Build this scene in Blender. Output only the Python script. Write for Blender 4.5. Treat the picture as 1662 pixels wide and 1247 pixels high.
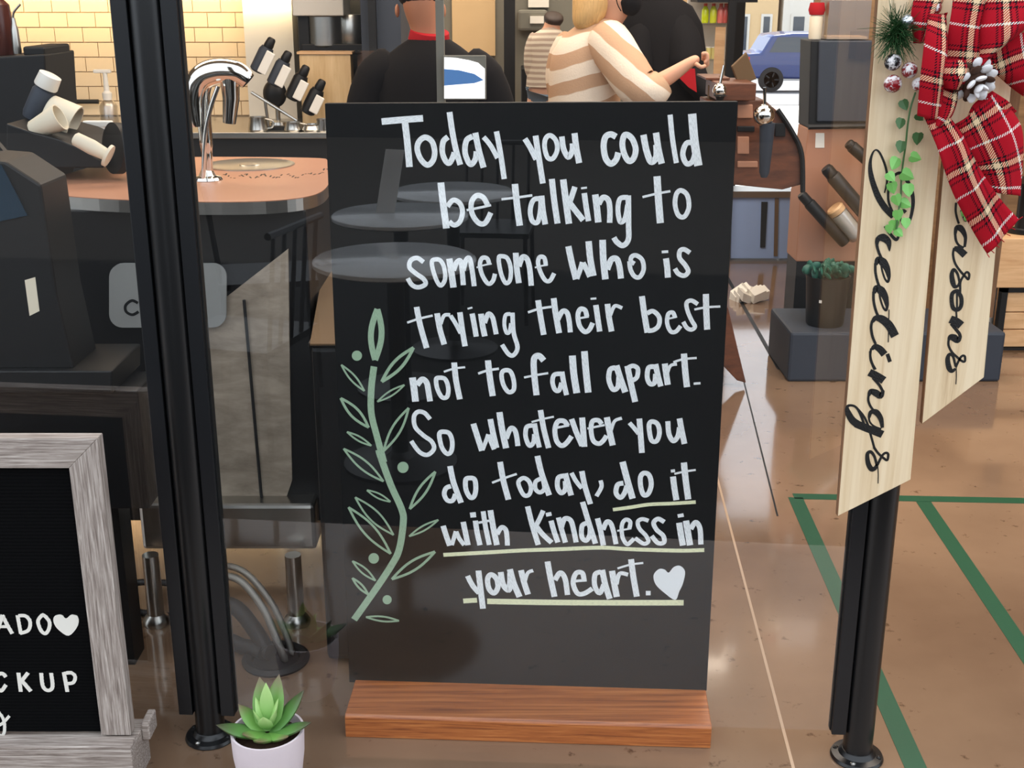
import bpy, math, random
from mathutils import Vector, Matrix, Euler
random.seed(7)
for o in list(bpy.data.objects): bpy.data.objects.remove(o)
SC = bpy.context.scene
COL = SC.collection
R = math.radians
# ---------------------------------------------------------------- camera, light, exposure
CAMZ, FOC, PIT = 1.6, 1975.0, R(18.03)
cd = bpy.data.cameras.new('camera'); cam = bpy.data.objects.new('camera', cd); COL.objects.link(cam)
cam.location = (0, 0, CAMZ); cam.rotation_euler = (R(90) - PIT, 0, 0)
cd.sensor_width = 36; cd.lens = FOC / 1662 * 36; cd.clip_start = 0.05; cd.clip_end = 200
SC.camera = cam
vs = SC.view_settings
vs.view_transform = 'Standard'; vs.look = 'None'; vs.gamma = 1; vs.exposure = 0.0; vs.use_curve_mapping = False
w = bpy.data.worlds.new('sky'); SC.world = w; w.use_nodes = True
bg = w.node_tree.nodes['Background']; bg.inputs[0].default_value = (0.85, 0.93, 1.02, 1); bg.inputs[1].default_value = 2.1
def light(kind, name, loc, rot, energy, color, size=1, sy=None):
    l = bpy.data.lights.new(name, kind); l.energy = energy; l.color = color
    if kind == 'AREA':
        l.size = size
        if sy: l.shape = 'RECTANGLE'; l.size_y = sy
    if kind == 'SUN': l.angle = R(0.6)
    o = bpy.data.objects.new(name, l); COL.objects.link(o); o.location = loc; o.rotation_euler = rot
    return o
light('SUN', 'sun', (0, 20, 20), (R(-32), R(8), 0), 13.0, (1, 0.96, 0.9))
light('AREA', 'ceiling_light', (-1.6, 4.4, 2.9), (0, 0, 0), 50, (1, 0.80, 0.60), 2.2, 1.2)
light('AREA', 'ceiling_light', (0.6, 5.2, 2.9), (0, 0, 0), 70, (1, 0.88, 0.76), 2.6, 1.6)
light('AREA', 'ceiling_light', (1.9, 3.9, 2.9), (0, 0, 0), 55, (1, 0.88, 0.76), 1.6, 1.6)
light('AREA', 'ceiling_light', (0.2, 8.2, 2.9), (0, 0, 0), 90, (1, 0.86, 0.7), 2.6, 1.6)
light('AREA', 'shelf_light', (-2.3, 6.6, 1.56), (R(50), 0, 0), 9, (1, 0.76, 0.42), 2.6, 0.06)

# ---------------------------------------------------------------- pixel helpers (points on real planes in the place)
def ray(px, py):
    u = (px - 831) / FOC; v = (py - 623.5) / FOC
    c, s = math.cos(PIT), math.sin(PIT)
    return Vector((u, c - v * s, -s - v * c))
EYE = Vector((0, 0, CAMZ))
def PY(px, py, Y): d = ray(px, py); return EYE + d * (Y / d.y)
def PZ(px, py, z=0): d = ray(px, py); return EYE + d * ((z - CAMZ) / d.z)
A2 = Vector((-.676, 2.357, 0)); B2 = Vector((.754, 2.281, 0))
U = (B2 - A2).normalized(); NB = Vector((-U.y, U.x, 0))     # along the partition, and away from the camera
UP = Vector((0, 0, 1))
def PG(px, py, off=0.0):
    d = ray(px, py); o = A2 + NB * off
    return EYE + d * ((o - EYE).dot(NB) / d.dot(NB))
def hpx(px, Y): return PY(px, 100, Y).x
def zpx(py, Y): return PY(831, py, Y).z

# ---------------------------------------------------------------- materials
def rgb(r, g, b):
    f = lambda c: (c / 255 / 12.92) if c <= 10 else ((c / 255 + .055) / 1.055) ** 2.4
    return (f(r), f(g), f(b), 1)
def mat(name, col, rough=.5, metal=0, spec=.5, bump=0, bscale=40, var=0.0, vscale=8, emit=0, coat=0, stretch=(1, 1, 1), sub=0):
    m = bpy.data.materials.new(name); m.use_nodes = True; nt = m.node_tree; n = nt.nodes; L = nt.links
    b = n['Principled BSDF']; b.inputs['Base Color'].default_value = col; b.inputs['Roughness'].default_value = rough
    b.inputs['Metallic'].default_value = metal; b.inputs['Specular IOR Level'].default_value = spec
    b.inputs['Coat Weight'].default_value = coat
    if emit: b.inputs['Emission Color'].default_value = col; b.inputs['Emission Strength'].default_value = emit
    tc = n.new('ShaderNodeTexCoord'); mp = n.new('ShaderNodeMapping'); mp.inputs['Scale'].default_value = stretch
    L.new(tc.outputs['Object'], mp.inputs['Vector'])
    v = n.new('ShaderNodeTexNoise'); v.inputs['Scale'].default_value = vscale; v.inputs['Detail'].default_value = 4
    L.new(mp.outputs[0], v.inputs['Vector'])
    mx = n.new('ShaderNodeMix'); mx.data_type = 'RGBA'
    k = var if var else .06
    mx.inputs[6].default_value = tuple(c * (1 - k) for c in col[:3]) + (1,); mx.inputs[7].default_value = tuple(min(1, c * (1 + k)) for c in col[:3]) + (1,)
    L.new(v.outputs[0], mx.inputs[0]); L.new(mx.outputs[2], b.inputs['Base Color'])
    if bump:
        t = n.new('ShaderNodeTexNoise'); t.inputs['Scale'].default_value = bscale; t.inputs['Detail'].default_value = 3
        L.new(mp.outputs[0], t.inputs['Vector'])
        bp = n.new('ShaderNodeBump'); bp.inputs['Strength'].default_value = bump; bp.inputs['Distance'].default_value = .002
        L.new(t.outputs[0], bp.inputs['Height']); L.new(bp.outputs[0], b.inputs['Normal'])
    return m
def wood(name, c1, c2, stretch=(14, 14, 1), scale=3, rough=.55, bump=.3, c3=None, spots=0, coat=0, contrast=(.3, .7)):
    m = bpy.data.materials.new(name); m.use_nodes = True; nt = m.node_tree; n = nt.nodes; L = nt.links
    b = n['Principled BSDF']; b.inputs['Roughness'].default_value = rough; b.inputs['Coat Weight'].default_value = coat
    tc = n.new('ShaderNodeTexCoord'); mp = n.new('ShaderNodeMapping'); mp.inputs['Scale'].default_value = stretch
    L.new(tc.outputs['Object'], mp.inputs['Vector'])
    t = n.new('ShaderNodeTexNoise'); t.inputs['Scale'].default_value = scale; t.inputs['Detail'].default_value = 6; t.inputs['Roughness'].default_value = .65
    t.inputs['Distortion'].default_value = .4
    L.new(mp.outputs[0], t.inputs['Vector'])
    r = n.new('ShaderNodeValToRGB'); r.color_ramp.elements[0].position = contrast[0]; r.color_ramp.elements[0].color = c1
    r.color_ramp.elements[1].position = contrast[1]; r.color_ramp.elements[1].color = c2
    if c3: e = r.color_ramp.elements.new((contrast[0] + contrast[1]) / 2); e.color = c3
    L.new(t.outputs[0], r.inputs[0]); L.new(r.outputs[0], b.inputs['Base Color'])
    bp = n.new('ShaderNodeBump'); bp.inputs['Strength'].default_value = bump; bp.inputs['Distance'].default_value = .001
    L.new(t.outputs[0], bp.inputs['Height']); L.new(bp.outputs[0], b.inputs['Normal'])
    return m
def glass(name, tint=(1, 1, 1, 1), f0=.105, rough=0.0):
    m = bpy.data.materials.new(name); m.use_nodes = True; nt = m.node_tree; n = nt.nodes; L = nt.links
    n.remove(n['Principled BSDF']); out = n['Material Output']
    tr = n.new('ShaderNodeBsdfTransparent'); tr.inputs[0].default_value = tint
    gl = n.new('ShaderNodeBsdfGlossy'); gl.inputs['Roughness'].default_value = rough; gl.inputs['Color'].default_value = (1, 1, 1, 1)
    lw = n.new('ShaderNodeLayerWeight'); lw.inputs[0].default_value = .5
    p = n.new('ShaderNodeMath'); p.operation = 'POWER'; p.inputs[1].default_value = 5
    L.new(lw.outputs['Facing'], p.inputs[0])
    ma = n.new('ShaderNodeMath'); ma.operation = 'MULTIPLY_ADD'; ma.inputs[1].default_value = 1 - f0; ma.inputs[2].default_value = f0
    L.new(p.outputs[0], ma.inputs[0])
    ge = n.new('ShaderNodeNewGeometry')
    su = n.new('ShaderNodeMath'); su.operation = 'SUBTRACT'; su.inputs[0].default_value = 1; L.new(ge.outputs['Backfacing'], su.inputs[1])
    mu = n.new('ShaderNodeMath'); mu.operation = 'MULTIPLY'; L.new(ma.outputs[0], mu.inputs[0]); L.new(su.outputs[0], mu.inputs[1])
    mx = n.new('ShaderNodeMixShader'); L.new(mu.outputs[0], mx.inputs[0]); L.new(tr.outputs[0], mx.inputs[1]); L.new(gl.outputs[0], mx.inputs[2])
    L.new(mx.outputs[0], out.inputs[0])
    return m
MT = {}
MT['black_metal'] = mat('black_metal', rgb(17, 17, 18), .32, 0, .5, .05, 300)
MT['channel'] = mat('channel_black', rgb(18, 19, 22), .35, 0, .5, .03, 300)
MT['dark'] = mat('dark_laminate', rgb(17, 18, 20), .45, 0, .4)
MT['darker'] = mat('black_plastic', rgb(15, 15, 16), .5, 0, .4)
MT['slate'] = mat('slate_blue_grey', rgb(52, 58, 68), .6, 0, .4, .1, 200)
MT['chrome'] = mat('chrome', rgb(225, 222, 215), .08, 1)
MT['steel'] = mat('brushed_steel', rgb(190, 188, 182), .28, 1, .5, .05, 200, stretch=(1, 1, 40))
MT['white'] = mat('white_plastic', rgb(236, 232, 222), .4)
MT['cream'] = mat('cream_paper', rgb(225, 214, 190), .7)
MT['board'] = mat('chalkboard_black', rgb(19, 20, 21), .5, 0, .12, .04, 60, .12, 3)
def painted(name, c, lo=.78):
    m = bpy.data.materials.new(name); m.use_nodes = True; nt = m.node_tree; n = nt.nodes; L = nt.links
    b = n['Principled BSDF']; b.inputs['Roughness'].default_value = .6; b.inputs['Specular IOR Level'].default_value = .3
    uv = n.new('ShaderNodeUVMap'); mp = n.new('ShaderNodeMapping'); mp.inputs['Scale'].default_value = (5, .8, 1)
    L.new(uv.outputs[0], mp.inputs[0]); t = n.new('ShaderNodeTexNoise'); t.inputs['Scale'].default_value = 1.6; t.inputs['Detail'].default_value = 3
    L.new(mp.outputs[0], t.inputs[0]); r = n.new('ShaderNodeValToRGB')
    r.color_ramp.elements[0].position = .32; r.color_ramp.elements[0].color = tuple(x * lo * .8 for x in c[:3]) + (1,)
    r.color_ramp.elements[1].position = .55; r.color_ramp.elements[1].color = c
    L.new(t.outputs[0], r.inputs[0]); L.new(r.outputs[0], b.inputs['Base Color'])
    return m
MT['paint_white'] = painted('white_paint_marker', rgb(246, 251, 252), .88)
MT['paint_green'] = painted('sage_paint_marker', rgb(160, 188, 158), .95)
MT['paint_yellow'] = painted('pale_yellow_paint_marker', rgb(238, 241, 200), .98)
MT['oak'] = wood('orange_stained_oak', rgb(116, 58, 24), rgb(198, 124, 66), (1.0, 34, 60), 3.2, .38, .25, rgb(170, 96, 46), coat=.25)
MT['plank'] = wood('pale_plank_wood', rgb(180, 142, 106), rgb(240, 216, 180), (22, 20, .8), 2.2, .6, .15, rgb(226, 198, 158), contrast=(.2, .62))
MT['plank_edge'] = wood('plank_edge_wood', rgb(98, 66, 42), rgb(150, 108, 74), (20, 20, 3), 3, .8, .5)
MT['greywood'] = wood('weathered_grey_wood', rgb(112, 98, 90), rgb(206, 195, 186), (85, 85, 3.2), 3, .7, .35, rgb(162, 149, 140), contrast=(.34, .68))
MT['greywood_h'] = wood('weathered_grey_wood_level', rgb(112, 98, 90), rgb(206, 195, 186), (3.2, 85, 85), 3, .7, .35, rgb(162, 149, 140), contrast=(.34, .68))
MT['felt'] = mat('black_felt', rgb(9, 9, 10), .95, 0, .1, .5, 400)
MT['black_ink'] = mat('black_glitter_ink', rgb(14, 12, 11), .5, 0, .5, .6, 500)
MT['floor'] = None
def floor_mat():
    m = bpy.data.materials.new('polished_concrete'); m.use_nodes = True; nt = m.node_tree; n = nt.nodes; L = nt.links
    b = n['Principled BSDF']; b.inputs['Specular IOR Level'].default_value = .85
    tc = n.new('ShaderNodeTexCoord')
    a = n.new('ShaderNodeTexNoise'); a.inputs['Scale'].default_value = 1.3; a.inputs['Detail'].default_value = 6; L.new(tc.outputs['Object'], a.inputs[0])
    r = n.new('ShaderNodeValToRGB'); r.color_ramp.elements[0].position = .3; r.color_ramp.elements[0].color = rgb(108, 84, 66)
    r.color_ramp.elements[1].position = .7; r.color_ramp.elements[1].color = rgb(146, 118, 94); L.new(a.outputs[0], r.inputs[0])
    s = n.new('ShaderNodeTexNoise'); s.inputs['Scale'].default_value = 26; s.inputs['Detail'].default_value = 5; s.inputs['Roughness'].default_value = .6
    mp = n.new('ShaderNodeMapping'); mp.inputs['Scale'].default_value = (1, 1, 1); L.new(tc.outputs['Object'], mp.inputs[0]); L.new(mp.outputs[0], s.inputs[0])
    q = n.new('ShaderNodeValToRGB'); q.color_ramp.elements[0].position = .27; q.color_ramp.elements[0].color = (.42, .38, .34, 1)
    q.color_ramp.elements[1].position = .36; q.color_ramp.elements[1].color = (1, 1, 1, 1); L.new(s.outputs[0], q.inputs[0])
    mx = n.new('ShaderNodeMix'); mx.data_type = 'RGBA'; mx.blend_type = 'MULTIPLY'; mx.inputs[0].default_value = 1
    L.new(r.outputs[0], mx.inputs[6]); L.new(q.outputs[0], mx.inputs[7]); L.new(mx.outputs[2], b.inputs['Base Color'])
    rr = n.new('ShaderNodeMapRange'); rr.inputs[3].default_value = .06; rr.inputs[4].default_value = .15; L.new(a.outputs[0], rr.inputs[0]); L.new(rr.outputs[0], b.inputs['Roughness']); b.inputs['Coat Weight'].default_value = .4; b.inputs['Coat Roughness'].default_value = .05
    return m
MT['floor'] = floor_mat()
MT['joint'] = mat('pale_joint_filler', rgb(178, 150, 124), .5)
MT['tape'] = mat('green_floor_tape', rgb(15, 74, 48), .5, 0, .4, .1, 200)
MT['patio'] = mat('dark_patio_concrete', rgb(36, 35, 34), .85, 0, .15, .3, 60, .2)
MT['glass'] = glass('clear_glass')
MT['clear'] = glass('clear_plastic', (.93, .93, .9, 1), .12, .05)
MT['clearw'] = glass('frosted_plastic', (.75, .74, .72, 1), .25, .3)
MT['copper'] = mat('copper_laminate', rgb(182, 130, 102), .38, 0, .5, .04, 50, .12, 3)
MT['tan'] = mat('tan_laminate', rgb(104, 80, 52), .7, 0, .4, .1, 300)
MT['taupe'] = wood('taupe_wood_boards', rgb(136, 122, 106), rgb(188, 172, 152), (3, 20, 9), 2.5, .6, .2)
MT['tile'] = mat('glazed_cream_tile', rgb(220, 198, 166), .25, 0, .5, .05, 20, .05)
MT['grout'] = mat('tile_grout', rgb(206, 180, 146), .9)
MT['wall'] = mat('grey_painted_wall', rgb(120, 118, 108), .9)
MT['wallb'] = mat('beige_painted_wall', rgb(214, 184, 140), .85)
MT['wallc'] = mat('white_painted_wall', rgb(215, 210, 200), .85)
MT['brownwall'] = wood('brown_wood_wall', rgb(120, 90, 60), rgb(158, 122, 84), (1, 1, 12), 2, .7, .2)
MT['wooda'] = wood('light_birch', rgb(196, 150, 104), rgb(228, 188, 142), (1.5, 3, 14), 2, .5, .15)
MT['woodv'] = wood('light_birch_upright', rgb(196, 160, 112), rgb(226, 196, 150), (12, 3, 1.5), 2, .5, .15)
MT['walnut'] = wood('dark_walnut', rgb(70, 38, 22), rgb(124, 72, 44), (3, 3, 10), 2, .4, .2)
MT['skin'] = mat('skin', rgb(214, 160, 130), .55, 0, .4, .05, 80)
MT['skin2'] = mat('skin_tanned', rgb(176, 118, 88), .55, 0, .4, .05, 80)
MT['blackcloth'] = mat('black_cloth', rgb(22, 20, 21), .9, 0, .2, 0, 120)
MT['redcloth'] = mat('red_cloth', rgb(176, 30, 38), .85, 0, .2, .3, 120)
MT['denim'] = mat('blue_denim', rgb(92, 108, 124), .9, 0, .2, .4, 200)
MT['hairb'] = mat('blonde_hair', rgb(214, 172, 112), .5, 0, .4, .9, 60, .3, 20, stretch=(9, 9, 1))
MT['hairbr'] = mat('brown_hair', rgb(50, 34, 26), .5, 0, .4, .8, 60, .3, 20, stretch=(9, 9, 1))
MT['hairk'] = mat('short_black_hair', rgb(36, 28, 24), .7, 0, .3, .8, 200)
MT['soil'] = mat('dark_potting_soil', rgb(58, 42, 32), .95, 0, .2, 1, 150, .4, 100)
MT['pot'] = mat('pale_pink_cement', rgb(222, 208, 212), .75, 0, .3, .25, 60, .08, 14)
MT['potblack'] = mat('matte_black_pot', rgb(30, 31, 32), .45, 0, .5)
MT['rubber'] = mat('black_rubber', rgb(16, 16, 16), .6)
MT['braid'] = mat('braided_steel', rgb(170, 168, 160), .35, 1, .5, 1, 500)
MT['tabletop'] = mat('pale_grey_tabletop', rgb(232, 233, 234), .12, 0, .5)
def leafmat(name, c1, c2, lo, hi, rough=.45):
    m = bpy.data.materials.new(name); m.use_nodes = True; nt = m.node_tree; n = nt.nodes; L = nt.links
    b = n['Principled BSDF']; b.inputs['Roughness'].default_value = rough
    uv = n.new('ShaderNodeUVMap'); sp = n.new('ShaderNodeSeparateXYZ'); L.new(uv.outputs[0], sp.inputs[0])
    r = n.new('ShaderNodeValToRGB'); r.color_ramp.elements[0].position = lo; r.color_ramp.elements[0].color = c1
    r.color_ramp.elements[1].position = hi; r.color_ramp.elements[1].color = c2
    L.new(sp.outputs[1], r.inputs[0]); L.new(r.outputs[0], b.inputs['Base Color'])
    return m
MT['succ'] = leafmat('succulent_green_reddish_tip', rgb(110, 158, 74), rgb(120, 96, 78), .62, 1.0)
MT['succ2'] = leafmat('succulent_pale_green', rgb(120, 168, 88), rgb(172, 206, 128), .1, .9)
MT['succd'] = leafmat('succulent_dark_green', rgb(84, 130, 62), rgb(72, 66, 52), .55, 1.0)
MT['vine'] = mat('pale_green_leaf', rgb(124, 190, 96), .45, 0, .5)
MT['vined'] = mat('dark_green_leaf', rgb(66, 104, 56), .5)
MT['pine'] = mat('pine_green', rgb(42, 78, 40), .6, 0, .3, 0, 10, .3, 60)
MT['jade'] = mat('jade_green_leaf', rgb(30, 92, 74), .5)
def stripes(name, cols, axis, per, off=0, rough=.85, bump=.3):
    m = bpy.data.materials.new(name); m.use_nodes = True; nt = m.node_tree; n = nt.nodes; L = nt.links
    b = n['Principled BSDF']; b.inputs['Roughness'].default_value = rough; b.inputs['Specular IOR Level'].default_value = .2
    tc = n.new('ShaderNodeTexCoord'); mp = n.new('ShaderNodeMapping'); mp.inputs['Rotation'].default_value = axis
    L.new(tc.outputs['Object'], mp.inputs[0])
    no = n.new('ShaderNodeTexNoise'); no.inputs['Scale'].default_value = 6; L.new(tc.outputs['Object'], no.inputs[0])
    sp = n.new('ShaderNodeSeparateXYZ'); L.new(mp.outputs[0], sp.inputs[0])
    a = n.new('ShaderNodeMath'); a.operation = 'MULTIPLY_ADD'; a.inputs[1].default_value = 1 / per; a.inputs[2].default_value = off; L.new(sp.outputs[2], a.inputs[0])
    a2 = n.new('ShaderNodeMath'); a2.operation = 'MULTIPLY_ADD'; a2.inputs[1].default_value = .35; L.new(no.outputs[0], a2.inputs[0]); L.new(a.outputs[0], a2.inputs[2])
    f = n.new('ShaderNodeMath'); f.operation = 'FRACT'; L.new(a2.outputs[0], f.inputs[0])
    r = n.new('ShaderNodeValToRGB'); r.color_ramp.interpolation = 'LINEAR'
    els = r.color_ramp.elements; k = len(cols)
    els[0].position = 0; els[0].color = cols[0]; els[1].position = .999; els[1].color = cols[-1]
    for i in range(k):
        if i > 0: e = els.new(i / k + .02); e.color = cols[i]
        if i < k - 1: e = els.new((i + 1) / k - .02); e.color = cols[i]
    L.new(f.outputs[0], r.inputs[0]); L.new(r.outputs[0], b.inputs['Base Color'])
    t = n.new('ShaderNodeTexNoise'); t.inputs['Scale'].default_value = 150; L.new(tc.outputs['Object'], t.inputs[0])
    bp = n.new('ShaderNodeBump'); bp.inputs['Strength'].default_value = bump; bp.inputs['Distance'].default_value = .004
    L.new(t.outputs[0], bp.inputs['Height']); L.new(bp.outputs[0], b.inputs['Normal'])
    return m
MT['sweater'] = stripes('striped_knit', [rgb(240, 222, 200), rgb(198, 160, 128)], (0, R(14), 0), .105)
MT['sweater_arm'] = stripes('striped_knit_sleeve', [rgb(240, 222, 200), rgb(198, 160, 128)], (0, R(-38), 0), .1)
MT['shirtstripe'] = stripes('fine_striped_shirt', [rgb(206, 194, 176), rgb(166, 148, 134)], (0, 0, 0), .035)
def plaid():
    m = bpy.data.materials.new('red_tartan_cloth'); m.use_nodes = True; nt = m.node_tree; n = nt.nodes; L = nt.links
    b = n['Principled BSDF']; b.inputs['Roughness'].default_value = .9; b.inputs['Specular IOR Level'].default_value = .15
    uv = n.new('ShaderNodeUVMap'); sp = n.new('ShaderNodeSeparateXYZ'); L.new(uv.outputs[0], sp.inputs[0])
    def band(sock, per, off):
        a = n.new('ShaderNodeMath'); a.operation = 'MULTIPLY_ADD'; a.inputs[1].default_value = 1 / per; a.inputs[2].default_value = off; L.new(sock, a.inputs[0])
        f = n.new('ShaderNodeMath'); f.operation = 'FRACT'; L.new(a.outputs[0], f.inputs[0])
        r = n.new('ShaderNodeValToRGB'); r.color_ramp.interpolation = 'CONSTANT'; els = r.color_ramp.elements
        red, blk, crm = rgb(172, 18, 34), rgb(30, 12, 20), rgb(228, 200, 160)
        seq = [(0, red), (.34, blk), (.38, red), (.42, blk), (.46, crm), (.56, blk), (.60, red), (.66, blk), (.70, red), (.95, rgb(236, 226, 218))]
        els[0].position = 0; els[0].color = red; els[1].position = seq[-1][0]; els[1].color = seq[-1][1]
        for p, c in seq[1:-1]: e = els.new(p); e.color = c
        L.new(f.outputs[0], r.inputs[0]); return r.outputs[0]
    c1 = band(sp.outputs[0], .088, .1); c2 = band(sp.outputs[1], .088, .3)
    ad = n.new('ShaderNodeMath'); ad.operation = 'ADD'; L.new(sp.outputs[0], ad.inputs[0]); L.new(sp.outputs[1], ad.inputs[1])
    mu = n.new('ShaderNodeMath'); mu.operation = 'MULTIPLY'; mu.inputs[1].default_value = 230; L.new(ad.outputs[0], mu.inputs[0])
    fr = n.new('ShaderNodeMath'); fr.operation = 'FRACT'; L.new(mu.outputs[0], fr.inputs[0])
    gt = n.new('ShaderNodeMath'); gt.operation = 'GREATER_THAN'; gt.inputs[1].default_value = .5; L.new(fr.outputs[0], gt.inputs[0])
    mx = n.new('ShaderNodeMix'); mx.data_type = 'RGBA'; L.new(gt.outputs[0], mx.inputs[0]); L.new(c1, mx.inputs[6]); L.new(c2, mx.inputs[7])
    L.new(mx.outputs[2], b.inputs['Base Color'])
    bp = n.new('ShaderNodeBump'); bp.inputs['Strength'].default_value = .6; bp.inputs['Distance'].default_value = .001
    L.new(fr.outputs[0], bp.inputs['Height']); L.new(bp.outputs[0], b.inputs['Normal'])
    return m
MT['plaid'] = plaid()
def frosty(name, c):
    m = bpy.data.materials.new(name); m.use_nodes = True; nt = m.node_tree; n = nt.nodes; L = nt.links; b = n['Principled BSDF']
    tc = n.new('ShaderNodeTexCoord'); t = n.new('ShaderNodeTexNoise'); t.inputs['Scale'].default_value = 62; t.inputs['Detail'].default_value = 5; t.inputs['Roughness'].default_value = .7
    L.new(tc.outputs['Object'], t.inputs[0]); r = n.new('ShaderNodeValToRGB'); r.color_ramp.elements[0].position = .50; r.color_ramp.elements[0].color = c
    r.color_ramp.elements[1].position = .56; r.color_ramp.elements[1].color = rgb(232, 226, 226); L.new(t.outputs[0], r.inputs[0]); L.new(r.outputs[0], b.inputs['Base Color'])
    b.inputs['Roughness'].default_value = .22; b.inputs['Coat Weight'].default_value = .4; return m
MT['redglass'] = frosty('frosted_red_berry', rgb(138, 14, 24))
MT['darkberry'] = frosty('frosted_black_berry', rgb(24, 22, 24))
MT['silver'] = mat('silver_foil_berry', rgb(205, 208, 212), .25, 1, .5, 1, 60)
MT['snow'] = mat('white_frost', rgb(235, 232, 232), .8, 0, .3, 1, 60, .1, 60)
MT['conebrown'] = mat('pinecone_brown', rgb(70, 46, 34), .8, 0, .3, .5, 60)
MT['carblue'] = mat('blue_car_paint', rgb(34, 56, 112), .25, 0, .5, coat=.5)
MT['carwhite'] = mat('white_car_paint', rgb(235, 238, 240), .25, 0, .5, coat=.5)
MT['carglass'] = mat('tinted_car_glass', rgb(40, 56, 70), .08, 0, .6)
MT['redlamp'] = mat('red_lens', rgb(190, 20, 24), .2)
MT['pave'] = mat('sunlit_concrete', rgb(206, 204, 198), .85, 0, .3, .2, 20)
MT['asphalt'] = mat('pale_asphalt', rgb(128, 128, 130), .9, 0, .2, .3, 40)
MT['paleblue'] = mat('pale_blue_laminate', rgb(150, 176, 222), .3, 0, .5)

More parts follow.
